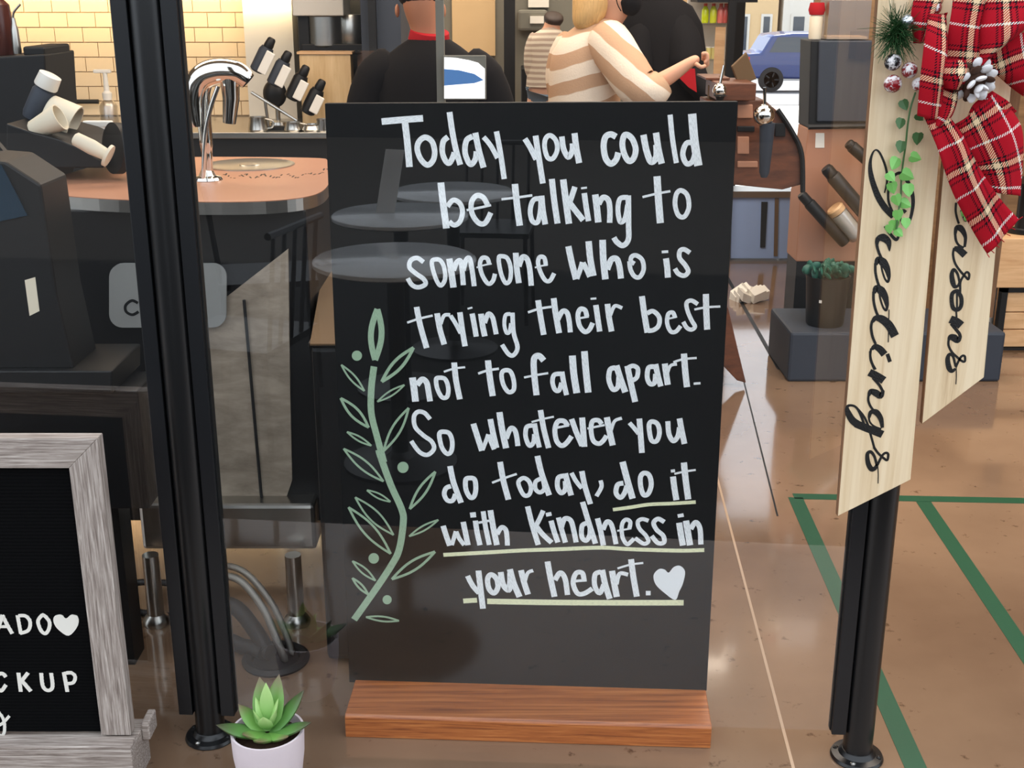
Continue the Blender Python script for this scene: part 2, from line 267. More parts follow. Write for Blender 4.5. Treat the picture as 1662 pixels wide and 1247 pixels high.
# ---------------------------------------------------------------- mesh builder
class M:
    def __init__(s): s.v = []; s.f = []; s.uv = []; s.smooth = False
    def add(s, vs, fs, uvs=None):
        o = len(s.v); s.v += [Vector(p) for p in vs]; s.f += [tuple(i + o for i in f) for f in fs]
        s.uv += (uvs if uvs else [(0, 0)] * len(vs)); return s
    def box(s, a, b, bev=0):
        (x0, y0, z0), (x1, y1, z1) = a, b
        x0, x1 = min(x0, x1), max(x0, x1); y0, y1 = min(y0, y1), max(y0, y1); z0, z1 = min(z0, z1), max(z0, z1)
        return s.add([(x0, y0, z0), (x1, y0, z0), (x1, y1, z0), (x0, y1, z0), (x0, y0, z1), (x1, y0, z1), (x1, y1, z1), (x0, y1, z1)],
                     [(0, 3, 2, 1), (4, 5, 6, 7), (0, 1, 5, 4), (1, 2, 6, 5), (2, 3, 7, 6), (3, 0, 4, 7)])
    def obox(s, c, ax, ay, az):
        c = Vector(c); P = [c + ax * i + ay * j + az * k for k in (-1, 1) for (i, j) in ((-1, -1), (1, -1), (1, 1), (-1, 1))]
        fs = [(0, 3, 2, 1), (4, 5, 6, 7), (0, 1, 5, 4), (1, 2, 6, 5), (2, 3, 7, 6), (3, 0, 4, 7)]
        if ax.cross(ay).dot(az) < 0: fs = [tuple(reversed(f)) for f in fs]
        return s.add(P, fs)
    def prism(s, poly, d):
        """poly: planar points; extruded by vector d"""
        n = len(poly); P = [Vector(p) for p in poly]; d = Vector(d); Q = [p + d for p in P]
        nrm = Vector((0, 0, 0))
        for i in range(n): nrm += (P[i] - P[0]).cross(P[(i + 1) % n] - P[0])
        side = [(i, (i + 1) % n, (i + 1) % n + n, i + n) for i in range(n)]
        fs = [tuple(reversed(range(n)))] + [tuple(range(n, 2 * n))] + side
        if nrm.dot(d) < 0: fs = [tuple(reversed(f)) for f in fs]
        return s.add(P + Q, fs)
    def tube(s, path, r, n=12, cap=True):
        P = [Vector(p) for p in path]; k = len(P); rs = r if isinstance(r, (list, tuple)) else [r] * k
        prev = None; vs = []
        for i, p in enumerate(P):
            t = (P[min(i + 1, k - 1)] - P[max(i - 1, 0)]).normalized()
            if prev is None: a = t.orthogonal().normalized()
            else: a = (prev - t * prev.dot(t)).normalized()
            prev = a; b = t.cross(a)
            for j in range(n): th = 2 * math.pi * j / n; vs.append(p + (a * math.cos(th) + b * math.sin(th)) * rs[i])
        fs = []
        for i in range(k - 1):
            for j in range(n):
                j2 = (j + 1) % n; fs.append((i * n + j, i * n + j2, (i + 1) * n + j2, (i + 1) * n + j))
        if cap: fs.append(tuple(reversed(range(n)))); fs.append(tuple(range((k - 1) * n, k * n)))
        return s.add(vs, fs)
    def lathe(s, prof, c=(0, 0, 0), n=32, axis=None):
        """prof: (radius, height) from bottom to top"""
        c = Vector(c); az = Vector(axis).normalized() if axis is not None else UP
        ax = az.orthogonal().normalized() if axis is not None else Vector((1, 0, 0)); ay = az.cross(ax)
        vs = []; k = len(prof)
        for r, h in prof:
            for j in range(n): th = 2 * math.pi * j / n; vs.append(c + az * h + (ax * math.cos(th) + ay * math.sin(th)) * max(r, 1e-5))
        fs = [(i * n + j, i * n + (j + 1) % n, (i + 1) * n + (j + 1) % n, (i + 1) * n + j) for i in range(k - 1) for j in range(n)]
        if prof[0][0] > 1e-4: fs.append(tuple(reversed(range(n))))
        if prof[-1][0] > 1e-4: fs.append(tuple(range((k - 1) * n, k * n)))
        return s.add(vs, fs)
    def ball(s, c, r, n=20, m=12, sc=(1, 1, 1), rot=None):
        c = Vector(c); vs = []; 
        for i in range(m + 1):
            ph = math.pi * i / m
            for j in range(n):
                th = 2 * math.pi * j / n
                p = Vector((math.sin(ph) * math.cos(th) * sc[0], math.sin(ph) * math.sin(th) * sc[1], -math.cos(ph) * sc[2])) * r
                if rot is not None: p = rot @ p
                vs.append(c + p)
        fs = [(i * n + j, i * n + (j + 1) % n, (i + 1) * n + (j + 1) % n, (i + 1) * n + j) for i in range(m) for j in range(n)]
        return s.add(vs, fs)
    def strip(s, pts, wid, nrm, thick=0, uscale=1.0, v0=0.0):
        """flat ribbon along 3-D points lying in a plane with normal nrm (towards viewer)"""
        P = [Vector(p) for p in pts]; k = len(P); ws = wid if isinstance(wid, (list, tuple)) else [wid] * k
        vs = []; uv = []; L = v0
        closed = (P[0] - P[-1]).length < 1e-6
        for i, p in enumerate(P):
            a = P[i - 1] if i > 0 else (P[-2] if closed else P[0]); b = P[i + 1] if i < k - 1 else (P[1] if closed else P[-1])
            t = (b - a); t = t.normalized() if t.length > 1e-9 else Vector((1, 0, 0))
            n_ = nrm[i] if isinstance(nrm, list) else nrm
            sd = n_.cross(t).normalized()
            if i: L += (p - P[i - 1]).length
            vs += [p + sd * ws[i] / 2, p - sd * ws[i] / 2]; uv += [(0, L * uscale), (ws[i] * uscale, L * uscale)]
        fs = [(2 * i, 2 * i + 1, 2 * i + 3, 2 * i + 2) for i in range(k - 1)]
        if thick:
            n0 = len(vs); off = [(nrm[i // 2] if isinstance(nrm, list) else nrm) * -thick for i in range(2 * k)]
            vs2 = [v + o for v, o in zip(vs, off)]
            fs2 = [tuple(x + n0 for x in reversed(f)) for f in fs]
            sides = []
            for i in range(k - 1):
                sides += [(2 * i, 2 * i + 2, 2 * i + 2 + n0, 2 * i + n0), (2 * i + 3, 2 * i + 1, 2 * i + 1 + n0, 2 * i + 3 + n0)]
            sides += [(1, 0, n0, n0 + 1), (2 * k - 2, 2 * k - 1, 2 * k - 1 + n0, 2 * k - 2 + n0)]
            return s.add(vs + vs2, fs + fs2 + sides, uv + uv)
        return s.add(vs, fs, uv)
    def loft(s, rings, n=24):
        vs = []
        for c, rx, ry in rings:
            for j in range(n): th = 2 * math.pi * j / n; vs.append(Vector(c) + Vector((math.cos(th) * rx, math.sin(th) * ry, 0)))
        k = len(rings)
        fs = [(i * n + j, i * n + (j + 1) % n, (i + 1) * n + (j + 1) % n, (i + 1) * n + j) for i in range(k - 1) for j in range(n)]
        fs += [tuple(reversed(range(n))), tuple(range((k - 1) * n, k * n))]
        return s.add(vs, fs)
    def mesh(s, name, loc=Vector((0, 0, 0)), smooth=False):
        me = bpy.data.meshes.new(name); me.from_pydata([tuple(v - loc) for v in s.v], [], s.f)
        ul = me.uv_layers.new(name='UVMap')
        for lp in me.loops: ul.data[lp.index].uv = s.uv[lp.vertex_index]
        if smooth:
            me.polygons.foreach_set('use_smooth', [True] * len(me.polygons))
            try: me.set_sharp_from_angle(angle=R(38))
            except Exception: pass
        me.update(); return me
def wloc(o):
    L = Vector((0, 0, 0))
    while o: L += o.location; o = o.parent
    return L
def tag(o, label=None, cat=None, group=None, kind=None):
    if label: o['label'] = label
    if cat: o['category'] = cat
    if group: o['group'] = group
    if kind: o['kind'] = kind
    return o
def obj(name, mb, m, parent=None, loc=None, smooth=False, bevel=0, label=None):
    base = wloc(parent) if parent else Vector((0, 0, 0))
    if loc is None:
        if parent: loc = base
        else:
            xs = [v.x for v in mb.v]; ys = [v.y for v in mb.v]; zs = [v.z for v in mb.v]
            loc = Vector(((min(xs) + max(xs)) / 2, (min(ys) + max(ys)) / 2, min(zs)))
    loc = Vector(loc)
    me = mb.mesh(name, loc, smooth); me.materials.append(MT[m] if isinstance(m, str) else m)
    o = bpy.data.objects.new(name, me); COL.objects.link(o); o.location = loc - base
    if parent: o.parent = parent
    if bevel:
        bv = o.modifiers.new('bevel', 'BEVEL'); bv.width = bevel; bv.segments = 2; bv.limit_method = 'ANGLE'
    if label: o['label'] = label
    return o
def thing(name, label, cat, loc, group=None):
    o = bpy.data.objects.new(name, None); COL.objects.link(o); o.location = loc; o.empty_display_size = .05
    return tag(o, label, cat, group)
def dup(root, loc, label=None, rot=None):
    def cp(o, par):
        c = o.copy(); COL.objects.link(c)
        if par: c.parent = par
        for ch in [x for x in bpy.data.objects if x.parent == o and x is not c]: cp(ch, c)
        return c
    r = cp(root, None); r.location = loc
    if rot is not None: r.rotation_euler = rot
    if label: r['label'] = label
    return r
def cat_rom(pts, sub=6, closed=False):
    P = [Vector(p) for p in pts]
    if len(P) < 3: return P
    closed = (P[0] - P[-1]).length < 1e-9
    out = []; k = len(P)
    for i in range(k - 1):
        p0 = P[i - 1] if i > 0 else (P[-2] if closed else P[0]); p1 = P[i]; p2 = P[i + 1]; p3 = P[i + 2] if i < k - 2 else (P[1] if closed else P[-1])
        for j in range(sub):
            t = j / sub
            out.append(.5 * ((2 * p1) + (p2 - p0) * t + (2 * p0 - 5 * p1 + 4 * p2 - p3) * t * t + (3 * p1 - p0 - 3 * p2 + p3) * t ** 3))
    out.append(P[-1]); return out
def skin(name, pts, edges, m, parent, sub=2):
    """pts: list of (Vector, rx, ry); one continuous skinned surface in world coordinates"""
    loc = wloc(parent)
    me = bpy.data.meshes.new(name + '_cage'); me.from_pydata([tuple(Vector(p[0]) - loc) for p in pts], edges, [])
    o = bpy.data.objects.new(name + '_cage', me); COL.objects.link(o)
    sk = o.modifiers.new('skin', 'SKIN'); sk.use_smooth_shade = True
    sv = me.skin_vertices[0].data
    for i, p in enumerate(pts): sv[i].radius = (p[1], p[2] if len(p) > 2 else p[1]); sv[i].use_root = (i == 0)
    ss = o.modifiers.new('ss', 'SUBSURF'); ss.levels = sub; ss.render_levels = sub
    dg = bpy.context.evaluated_depsgraph_get(); dg.update()
    nm = bpy.data.meshes.new_from_object(o.evaluated_get(dg)); nm.name = name
    bpy.data.objects.remove(o)
    nm.materials.clear(); nm.materials.append(MT[m] if isinstance(m, str) else m)
    nm.polygons.foreach_set('use_smooth', [True] * len(nm.polygons))
    q = bpy.data.objects.new(name, nm); COL.objects.link(q); q.parent = parent
    return q
# ---------------------------------------------------------------- the setting
def struct(name, mb, m, parent=None, **k):
    o = obj(name, mb, m, parent, **k)
    if not parent: o['kind'] = 'structure'
    return o
fl = struct('floor', M().box((-5, 1.2, -.1), (5.5, 10.2, 0)), 'floor')
struct('floor_patio', M().box((-16, -9, -.1), (16, 1.2, 0)), 'patio')
struct('floor_side', M().box((-16, 1.2, -.1), (-5, 2.9, 0)), 'patio')
struct('ceiling', M().box((-5, 2.9, 3.0), (5.5, 10.2, 3.15)), 'wallc')
struct('wall_sun_block', M().box((-5, 2.9, 3.16), (5.5, 3.0, 8.5)), 'wall')  # unseen, added above the ceiling to keep the sun off the patio tables
struct('wall_sky_block', M().box((-16, -9.2, 0), (16, -9, 2.3)), 'dark')  # unseen, added to block the low bright sky from the glass reflections
struct('wall_left', M().box((-5.1, 2.3, 0), (-5, 10.2, 3)), 'wall')
struct('wall_right', M().box((5.5, 2.3, 0), (5.6, 10.2, 3)), 'brownwall')
# seams in the polished floor
def fline(p, q, wd, z=.0006):
    a = PZ(*p); b = PZ(*q); t = (b - a).normalized(); s = Vector((-t.y, t.x, 0)) * wd / 2
    return M().prism([a - s, b - s, b + s, a + s], (0, 0, z))
j = obj('floor_joint', fline((1160, 760), (1290, 1256), .007), 'joint', fl)
j = obj('floor_joint', fline((1205, 610), (1262, 838), .006), MT['dark'], fl)
j = obj('floor_joint', fline((1180, 450), (1265, 600), .02), MT['dark'], fl)
for nm, p, q, wd, lb in (('tape_strip', (1288, 806), (1700, 814), .045, 'green tape strip running crosswise on the floor behind the right post'),
                     ('tape_strip', (1499, 815), (1700, 1112), .048, 'green tape strip slanting to the right edge of the brown floor'),
                     ('tape_strip', (1291, 808), (1493, 1262), .048, 'green tape strip slanting past the foot of the right post')):
    t = obj(nm, fline(p, q, wd, .0012), 'tape'); tag(t, lb, 'tape')
# tiled wall behind the counters
YW = 6.8
XW0, XW1 = -4.6, hpx(478, YW)
wb = struct('wall_back', M().box((XW0, YW, 0), (XW1 + .02, YW + .1, 3)), 'grout')
tm = M().box((-.073, -.012, -.036), (.073, .0, .036)).mesh('tile'); tm.materials.append(MT['tile'])
k = 0
for r in range(14):
    z = .94 + .036 + r * .077
    x = hpx(-40, YW) + (.075 if r % 2 else 0)
    while x < XW1 - .075:
        o = bpy.data.objects.new('tile', tm); COL.objects.link(o); o.parent = wb
        o.location = Vector((x, YW, z)) - wb.location; x += .15; k += 1
# upright panel beside the tiles, dark pillar, window wall further back
struct('trim_1', M().box((hpx(402, 6.7), 6.66, .9), (hpx(480, 6.7), 6.8, 3)), 'wallc')
struct('trim_2', M().box((hpx(592, 6.2), 6.1, 0), (hpx(655, 6.2), 6.9, 3)), 'slate')
struct('trim_3', M().box((hpx(600, 6.05), 6.05, 0), (hpx(612, 6.05), 6.1, 3)), 'darker')
struct('trim_4', M().box((hpx(478, 6.85), 6.82, 0), (hpx(600, 6.85), 6.9, 3)), 'wall')
YF = 9.2
x = [hpx(p, YF) for p in (640, 716, 792, 1100, 1192, 1324)]
wf = M().box((x[0], YF, 0), (x[1], YF + .12, 3)).box((x[1], YF, 0), (x[2], YF + .12, zpx(162, YF))).box((x[1], YF, zpx(90, YF)), (x[2], YF + .12, 3)).box((x[2], YF, 0), (x[3], YF + .12, 3))
struct('wall_far', wf, 'wall')
struct('wall_cream', M().box((x[3] - .35, YF - .05, 0), (x[4] - .1, YF, 3)), 'wallb')
struct('trim_5', M().box((hpx(735, YF), YF - .03, zpx(90, YF)), (hpx(804, YF), YF, 3)), 'wallb')
struct('trim_6', M().box((hpx(709, 4.25), 4.22, 0), (hpx(722, 4.25), 4.26, 2.99)), 'wall')
struct('trim_7', M().box((hpx(818, 8.9), 8.87, 0), (hpx(836, 8.9), 8.93, 3)), 'darker')
struct('trim_8', M().box((x[4] - .12, 9.1, 0), (x[4] + .04, 9.25, 2.6)), 'darker')
struct('lintel_trim', M().box((x[4] - .1, YF, 2.6), (5.5, YF + .12, 3)), 'wall')
struct('wall_side', M().box((x[5] + .0, YF, 0), (5.5, YF + .12, 2.6)), 'brownwall')
struct('wall_short', M().box((hpx(1322, 6.4), 6.4, 0), (5.5, 6.5, 3)), 'brownwall')
wn = struct('window_1', M().box((x[4], YF + .04, .02), (x[5], YF + .05, 2.6)), 'glass')
obj('window_frame', M().box((x[4] + .0, YF + .02, 0), (x[4] + .05, YF + .08, 2.6)).box((x[5] - .03, YF + .02, 0), (x[5], YF + .08, 2.6)).box((x[4], YF + .02, 0), (x[5], YF + .08, .04)), 'dark', wn)
wn = struct('window_2', M().box((x[1], YF + .05, zpx(162, YF)), (x[2], YF + .06, zpx(90, YF))), 'glass')
# the street beyond
gr = M(); YS = 38
gr.add([(-30, 9.32, -.02), (40, 9.32, -.02), (40, 60, -2.2), (-30, 60, -2.2)], [(0, 1, 2, 3)])
struct('ground_plaza', gr, 'pave')
gz = lambda Y: -.02 - 2.18 * (Y - 9.32) / 50.68
s0 = M(); s0.add([(-30, 26, gz(26) + .01), (40, 26, gz(26) + .01), (40, 46, gz(46) + .01), (-30, 46, gz(46) + .01)], [(0, 1, 2, 3)])
struct('road_surface', s0, 'asphalt')

# ---------------------------------------------------------------- the glass partition
def post(label, base, sides):
    t = thing('partition_post', label, 'post', base)
    obj('pole', M().tube([base + UP * .004, base + UP * 2.3], .0315, 32), 'black_metal', t, smooth=True)
    f = obj('flange', M().lathe([(.056, 0), (.057, .003), (.054, .009), (.040, .012), (.034, .02), (.031, .022)], base, 40), 'black_metal', t, smooth=True)
    for i in range(4):
        a = math.pi / 4 + i * math.pi / 2 + .35
        obj('bolt', M().lathe([(.006, 0), (.006, .003), (.002, .005)], base + Vector((math.cos(a) * .046, math.sin(a) * .046, .009)), 12), 'steel' if i == 2 else 'black_metal', f)
    for s in sides:
        c = base + U * s * .047
        obj('glass_channel', M().obox(c + UP * 1.185, U * .0155, NB * .019, UP * 1.12), 'channel', t, bevel=.002)
        obj('gasket', M().obox(c + UP * 1.185 + U * s * .0165, U * .0015, NB * .008, UP * 1.115), 'rubber', t)
    return t
post('black round steel post with square channels on both sides, left of the chalkboard', A2, (-1, 1))
post('black round steel post behind the hanging wooden sign, right of the chalkboard', B2, (-1,))
def pane(label, p, q):
    c = (p + q) / 2; h = (q - p).length / 2
    t = obj('glass_pane', M().obox(c + UP * (.066 + 1.1), U * h, NB * .004, UP * 1.1), 'glass', loc=c + UP * .066)
    tag(t, label, 'glass pane')
    return t
pane('large clear glass pane between the two black posts, in front of the chalkboard', A2 + U * .066, B2 - U * .066)
pane('clear glass pane left of the left black post, behind the letter board', A2 - U * 1.2, A2 - U * .066)

# ---------------------------------------------------------------- chalkboard sign
BO = .150
def PB(px, py): return PG(px, py, BO)
base_c = PZ(860, 1210); base_c.z = 0
sg = thing('chalkboard_sign', 'tall black chalkboard with white handwriting standing in an orange oak base', 'sign', base_c)
cor = [PB(567, 1108), PB(1147, 1122), PB(1198, 165), PB(527, 168)]
# tidy the slab into a true upright rectangle-like panel
obj('board', M().prism(cor, NB * .018), 'board', sg, bevel=.0015)
bl = PG(561, 1199, .012); br = PG(1153, 1221, .012); bl.z = br.z = 0
d = .175
prof = [(0, 0), (0, .050), (.006, .057), (d - .01, .062), (d, .055), (d, 0)]
obj('oak_base', M().prism([bl + NB * a + UP * b for a, b in prof], br - bl), 'oak', sg, bevel=.002, label='orange stained oak base with a chamfered front')
cnt = [0]
def strokes(name, ox, oy, s, lst, m, plane, parent, nrm, lift=.0006, thick=.0005, smooth_k=6, label=None):
    mb = M()
    for st in lst:
        if st[0] == 'heart' or st[0] == 'poly':
            P = [plane(ox + x / s, oy + y / s) + nrm * (lift + .0006) for x, y in st[1]]
            P = cat_rom(P + [P[0]], 4)[:-1] if st[0] == 'poly' else P
            if sum(((P[i] - P[0]).cross(P[(i + 1) % len(P)] - P[0])).dot(nrm) for i in range(len(P))) < 0: P = P[::-1]
            mb.prism([p - nrm * thick for p in P], nrm * thick)
            continue
        wd, pts = st[0], st[1:]
        P3 = [plane(ox + x / s, oy + y / s) for x, y in pts]
        sc = (plane(ox + 50, oy) - plane(ox, oy)).length / 50
        if isinstance(wd, tuple): w0 = [a / s * sc for a in wd]
        else: w0 = [wd / s * sc] * len(P3)
        k = smooth_k if len(P3) > 2 else 1
        P = cat_rom(P3, k)
        W = []
        for i in range(len(P)):
            f = i / max(1, len(P) - 1) * (len(w0) - 1); a = int(f); b = min(a + 1, len(w0) - 1); W.append(w0[a] + (w0[b] - w0[a]) * (f - a))
        cnt[0] += 1; l = lift + (cnt[0] % 9) * .00012
        mb.strip([p + nrm * l for p in P], W, nrm, thick, uscale=100)
    return obj(name, mb, m, parent, label=label)
NF = -NB
def word(*a): return strokes('painted_word', *a, 'paint_white', PB, sg, NF)
c1 = (600, 170, 5.54); c2 = (840, 170, 4.617); c3 = (640, 380, 5.936); c4 = (900, 370, 5.936); c5 = (640, 550, 5.936); c6 = (860, 560, 5.54); c7 = (690, 740, 6.925); c8 = (850, 750, 5.194); c9 = (740, 880, 4.374)
def conv(a, b, lst):      # crop a coordinates to crop b coordinates
    f = lambda p: ((a[0] + p[0] / a[2] - b[0]) * b[2], (a[1] + p[1] / a[2] - b[1]) * b[2])
    return [(st[0] * b[2] / a[2],) + tuple(f(p) for p in st[1:]) for st in lst]
word(*c1, [(58, (108, 152), (300, 135), (480, 122)), (60, (318, 160), (340, 350), (358, 560)),
    (50, (500, 293), (560, 330), (585, 420), (570, 500), (520, 542), (460, 490), (428, 400), (445, 330), (500, 293)),
    (50, (705, 290), (663, 330), (653, 420), (680, 500), (715, 525), (745, 480), (762, 430)), (52, (718, 66), (745, 250), (775, 400), (815, 540)),
    (50, (925, 285), (872, 320), (857, 420), (885, 510), (915, 535), (950, 490), (960, 420)), (54, (950, 252), (980, 400), (1025, 565)),
    (44, (1025, 290), (1090, 370), (1150, 480)), (48, (1140, 240), (1175, 430), (1210, 668))])
word(*c2, [(42, (55, 255), (95, 320), (140, 410)), (44, (135, 232), (160, 400), (190, 590)),
    (36, (245, 230), (288, 270), (297, 340), (265, 402), (225, 395), (203, 320), (210, 255), (245, 230)),
    (42, (332, 238), (345, 330), (380, 392), (410, 345), (412, 290)), (46, (427, 213), (440, 320), (462, 437))])
word(*c2, [(46, (738, 240), (700, 222), (660, 240), (645, 310), (660, 400), (698, 442), (738, 412), (755, 358)),
    (44, (805, 225), (855, 250), (885, 330), (870, 400), (835, 422), (800, 370), (785, 290), (805, 225)),
    (48, (943, 225), (965, 340), (1000, 427), (1040, 390), (1040, 300)), (48, (1037, 210), (1055, 330), (1080, 442)),
    (38, (1143, 75), (1160, 250), (1190, 437)),
    (40, (1325, 285), (1265, 290), (1238, 370), (1265, 440), (1310, 425), (1335, 340)), (62, (1308, 68), (1325, 270), (1355, 457))])
word(*c1, [(62, (640, 700), (660, 880), (690, 1112)), (46, (700, 915), (750, 858), (810, 885), (835, 960), (812, 1050), (760, 1082), (715, 1050)),
    (22, (872, 948), (990, 925), (1092, 902)), (48, (1060, 900), (1020, 832), (960, 818), (915, 880), (922, 980), (980, 1062), (1040, 1062), (1090, 970))])
word(*c2, conv(c1, c2, [(60, (1306, 712), (1325, 900), (1350, 1087)), (22, (1185, 850), (1320, 835), (1462, 815))]) + [
    (38, (190, 705), (122, 712), (95, 790), (110, 870), (150, 880), (170, 800), (175, 720)), (44, (180, 682), (190, 790), (208, 897)),
    (46, (257, 556), (275, 720), (300, 890)), (50, (342, 560), (362, 720), (385, 892)), (42, (430, 615), (405, 690), (385, 745)), (45, (390, 735), (440, 800), (492, 865)),
    (42, (500, 662), (515, 770), (532, 872)), (15, (476, 626), (520, 621)), (50, (582, 673), (595, 780), (605, 882)), (42, (608, 745), (640, 695), (680, 715), (692, 790), (690, 885)),
    (38, (828, 695), (768, 705), (752, 790), (770, 878), (806, 850), (825, 750)), (42, (830, 680), (832, 900), (830, 1010), (790, 1055), (745, 1030), (722, 995))])
word(*c2, [(54, (1045, 536), (1055, 700), (1070, 887)), (18, (936, 692), (1050, 665), (1145, 648)),
    (36, (1225, 642), (1272, 680), (1283, 770), (1250, 838), (1205, 828), (1180, 750), (1190, 670), (1225, 642))])
word(*c3, [(45, (282, 270), (222, 230), (160, 252), (147, 320), (210, 380), (280, 430), (302, 480), (235, 512), (172, 490), (130, 425)),
    (42, (385, 245), (442, 252), (480, 320), (490, 430), (450, 495), (410, 450), (375, 350), (362, 270), (385, 245)),
    (62, (530, 237), (550, 370), (570, 515)), (50, (570, 350), (600, 275), (640, 262), (655, 370), (665, 492)), (48, (665, 350), (690, 255), (725, 235), (750, 350), (770, 502)),
    (16, (793, 322), (860, 300), (938, 286)), (42, (915, 290), (895, 235), (845, 232), (825, 300), (850, 400), (905, 478), (950, 450), (970, 382)),
    (42, (1030, 212), (1088, 232), (1122, 330), (1115, 440), (1075, 472), (1035, 400), (1010, 290), (1008, 225), (1030, 212)),
    (56, (1170, 180), (1180, 330), (1200, 472)), (52, (1200, 310), (1235, 222), (1280, 242), (1305, 340), (1320, 497)),
    (16, (1354, 322), (1420, 305), (1478, 297)), (42, (1460, 302), (1445, 230), (1400, 222), (1385, 280), (1410, 370), (1455, 445), (1500, 448), (1540, 378))])
word(*c4, [(60, (133, 177), (165, 330), (207, 495)), (48, (215, 490), (248, 400), (268, 330)), (50, (275, 335), (308, 400), (340, 470)), (62, (328, 128), (345, 300), (375, 462)),
    (64, (463, 115), (470, 300), (490, 495)), (58, (508, 400), (548, 305), (600, 300), (627, 380), (640, 487)),
    (44, (770, 345), (735, 320), (745, 275), (790, 265), (845, 310), (858, 400), (820, 472), (770, 465), (732, 400), (722, 320))])
word(*c4, [(58, (1073, 293), (1085, 380), (1092, 478)), (26, (1033, 232), (1095, 228)),
    (46, (1305, 240), (1250, 207), (1208, 222), (1205, 290), (1260, 360), (1288, 420), (1250, 460), (1192, 440), (1160, 392))])
word(*c3, [(56, (215, 702), (250, 880), (312, 1098)), (22, (125, 853), (240, 815), (370, 785)), (56, (412, 763), (440, 920), (482, 1063)), (36, (448, 865), (480, 785), (540, 778)),
    (42, (542, 785), (590, 860), (640, 955)), (54, (632, 753), (655, 920), (682, 1080)), (52, (750, 765), (770, 870), (790, 987)), (18, (706, 720), (752, 708)),
    (56, (835, 768), (850, 880), (872, 985)), (48, (870, 855), (905, 770), (945, 800), (965, 880), (982, 965)),
    (38, (1120, 770), (1072, 782), (1060, 870), (1080, 948), (1110, 940), (1125, 860)), (44, (1138, 757), (1150, 950), (1187, 1090), (1150, 1165), (1100, 1155), (1038, 1065))])
word(*c4, conv(c3, c4, [(56, (1385, 637), (1410, 800), (1440, 970)), (24, (1288, 754), (1400, 718), (1515, 700)), (58, (1535, 617), (1555, 770), (1588, 953))]) + [
    (50, (28, 890), (75, 805), (120, 815), (142, 900), (152, 1005)), (20, (230, 872), (330, 855)), (48, (312, 855), (295, 795), (250, 782), (225, 840), (240, 940), (290, 1000), (335, 980), (368, 915)),
    (54, (398, 743), (415, 860), (435, 998)), (20, (347, 683), (403, 679)), (56, (510, 732), (525, 860), (550, 997)), (36, (538, 840), (580, 752), (652, 772))])
word(*c4, [(58, (842, 657), (865, 830), (895, 1008)), (46, (892, 822), (950, 802), (1008, 860), (1003, 940), (955, 982), (900, 990)),
    (18, (1063, 882), (1180, 855)), (42, (1160, 858), (1138, 815), (1095, 832), (1085, 920), (1120, 998), (1170, 998), (1215, 945)),
    (42, (1380, 735), (1320, 700), (1272, 722), (1282, 800), (1320, 890), (1353, 950), (1320, 980), (1275, 962), (1240, 905)),
    (60, (1458, 637), (1462, 800), (1470, 980)), (22, (1347, 786), (1460, 765), (1597, 757))])
word(*c5, [(66, (175, 373), (190, 480), (205, 605)), (56, (220, 445), (268, 390), (312, 422), (330, 510), (345, 602)),
    (44, (430, 375), (490, 388), (520, 470), (510, 555), (460, 562), (415, 480), (403, 392), (430, 375)), (56, (577, 228), (595, 400), (632, 582)), (20, (478, 317), (580, 285), (683, 273))])
word(*c5, [(60, (902, 208), (920, 370), (948, 552)), (24, (808, 335), (900, 305), (1008, 288)),
    (44, (1060, 305), (1118, 315), (1150, 400), (1150, 490), (1100, 512), (1050, 440), (1033, 345), (1060, 305))])
word(*c6, [(56, (125, 140), (80, 97), (38, 125), (38, 250), (60, 452)), (20, (-52, 292), (60, 270), (165, 253)),
    (42, (285, 258), (220, 268), (203, 330), (225, 400), (262, 408), (285, 340)), (46, (288, 240), (305, 340), (330, 450)), (62, (382, 95), (395, 260), (422, 432)), (60, (490, 55), (505, 240), (525, 427))])
word(*c6, [(46, (770, 205), (722, 222), (710, 310), (745, 398), (790, 380), (800, 290)), (56, (778, 185), (810, 290), (858, 425)),
    (54, (876, 188), (905, 330), (947, 512)), (42, (885, 202), (930, 188), (970, 215), (962, 290), (915, 322)),
    (44, (1120, 195), (1067, 205), (1055, 290), (1080, 348), (1120, 340), (1130, 260)), (50, (1130, 172), (1150, 270), (1177, 372)),
    (54, (1213, 167), (1225, 260), (1240, 358)), (28, (1238, 250), (1265, 185), (1322, 172)),
    (56, (1385, 77), (1395, 220), (1412, 378)), (20, (1290, 155), (1380, 128), (1500, 117)), (22, (1473, 348), (1534, 344))])
word(*c5, [(44, (345, 775), (292, 715), (230, 703), (190, 750), (202, 850), (280, 930), (360, 990), (382, 1060), (320, 1118), (242, 1090), (163, 985)),
    (46, (475, 895), (530, 912), (558, 990), (550, 1080), (510, 1108), (460, 1050), (435, 950), (440, 905), (475, 895))])
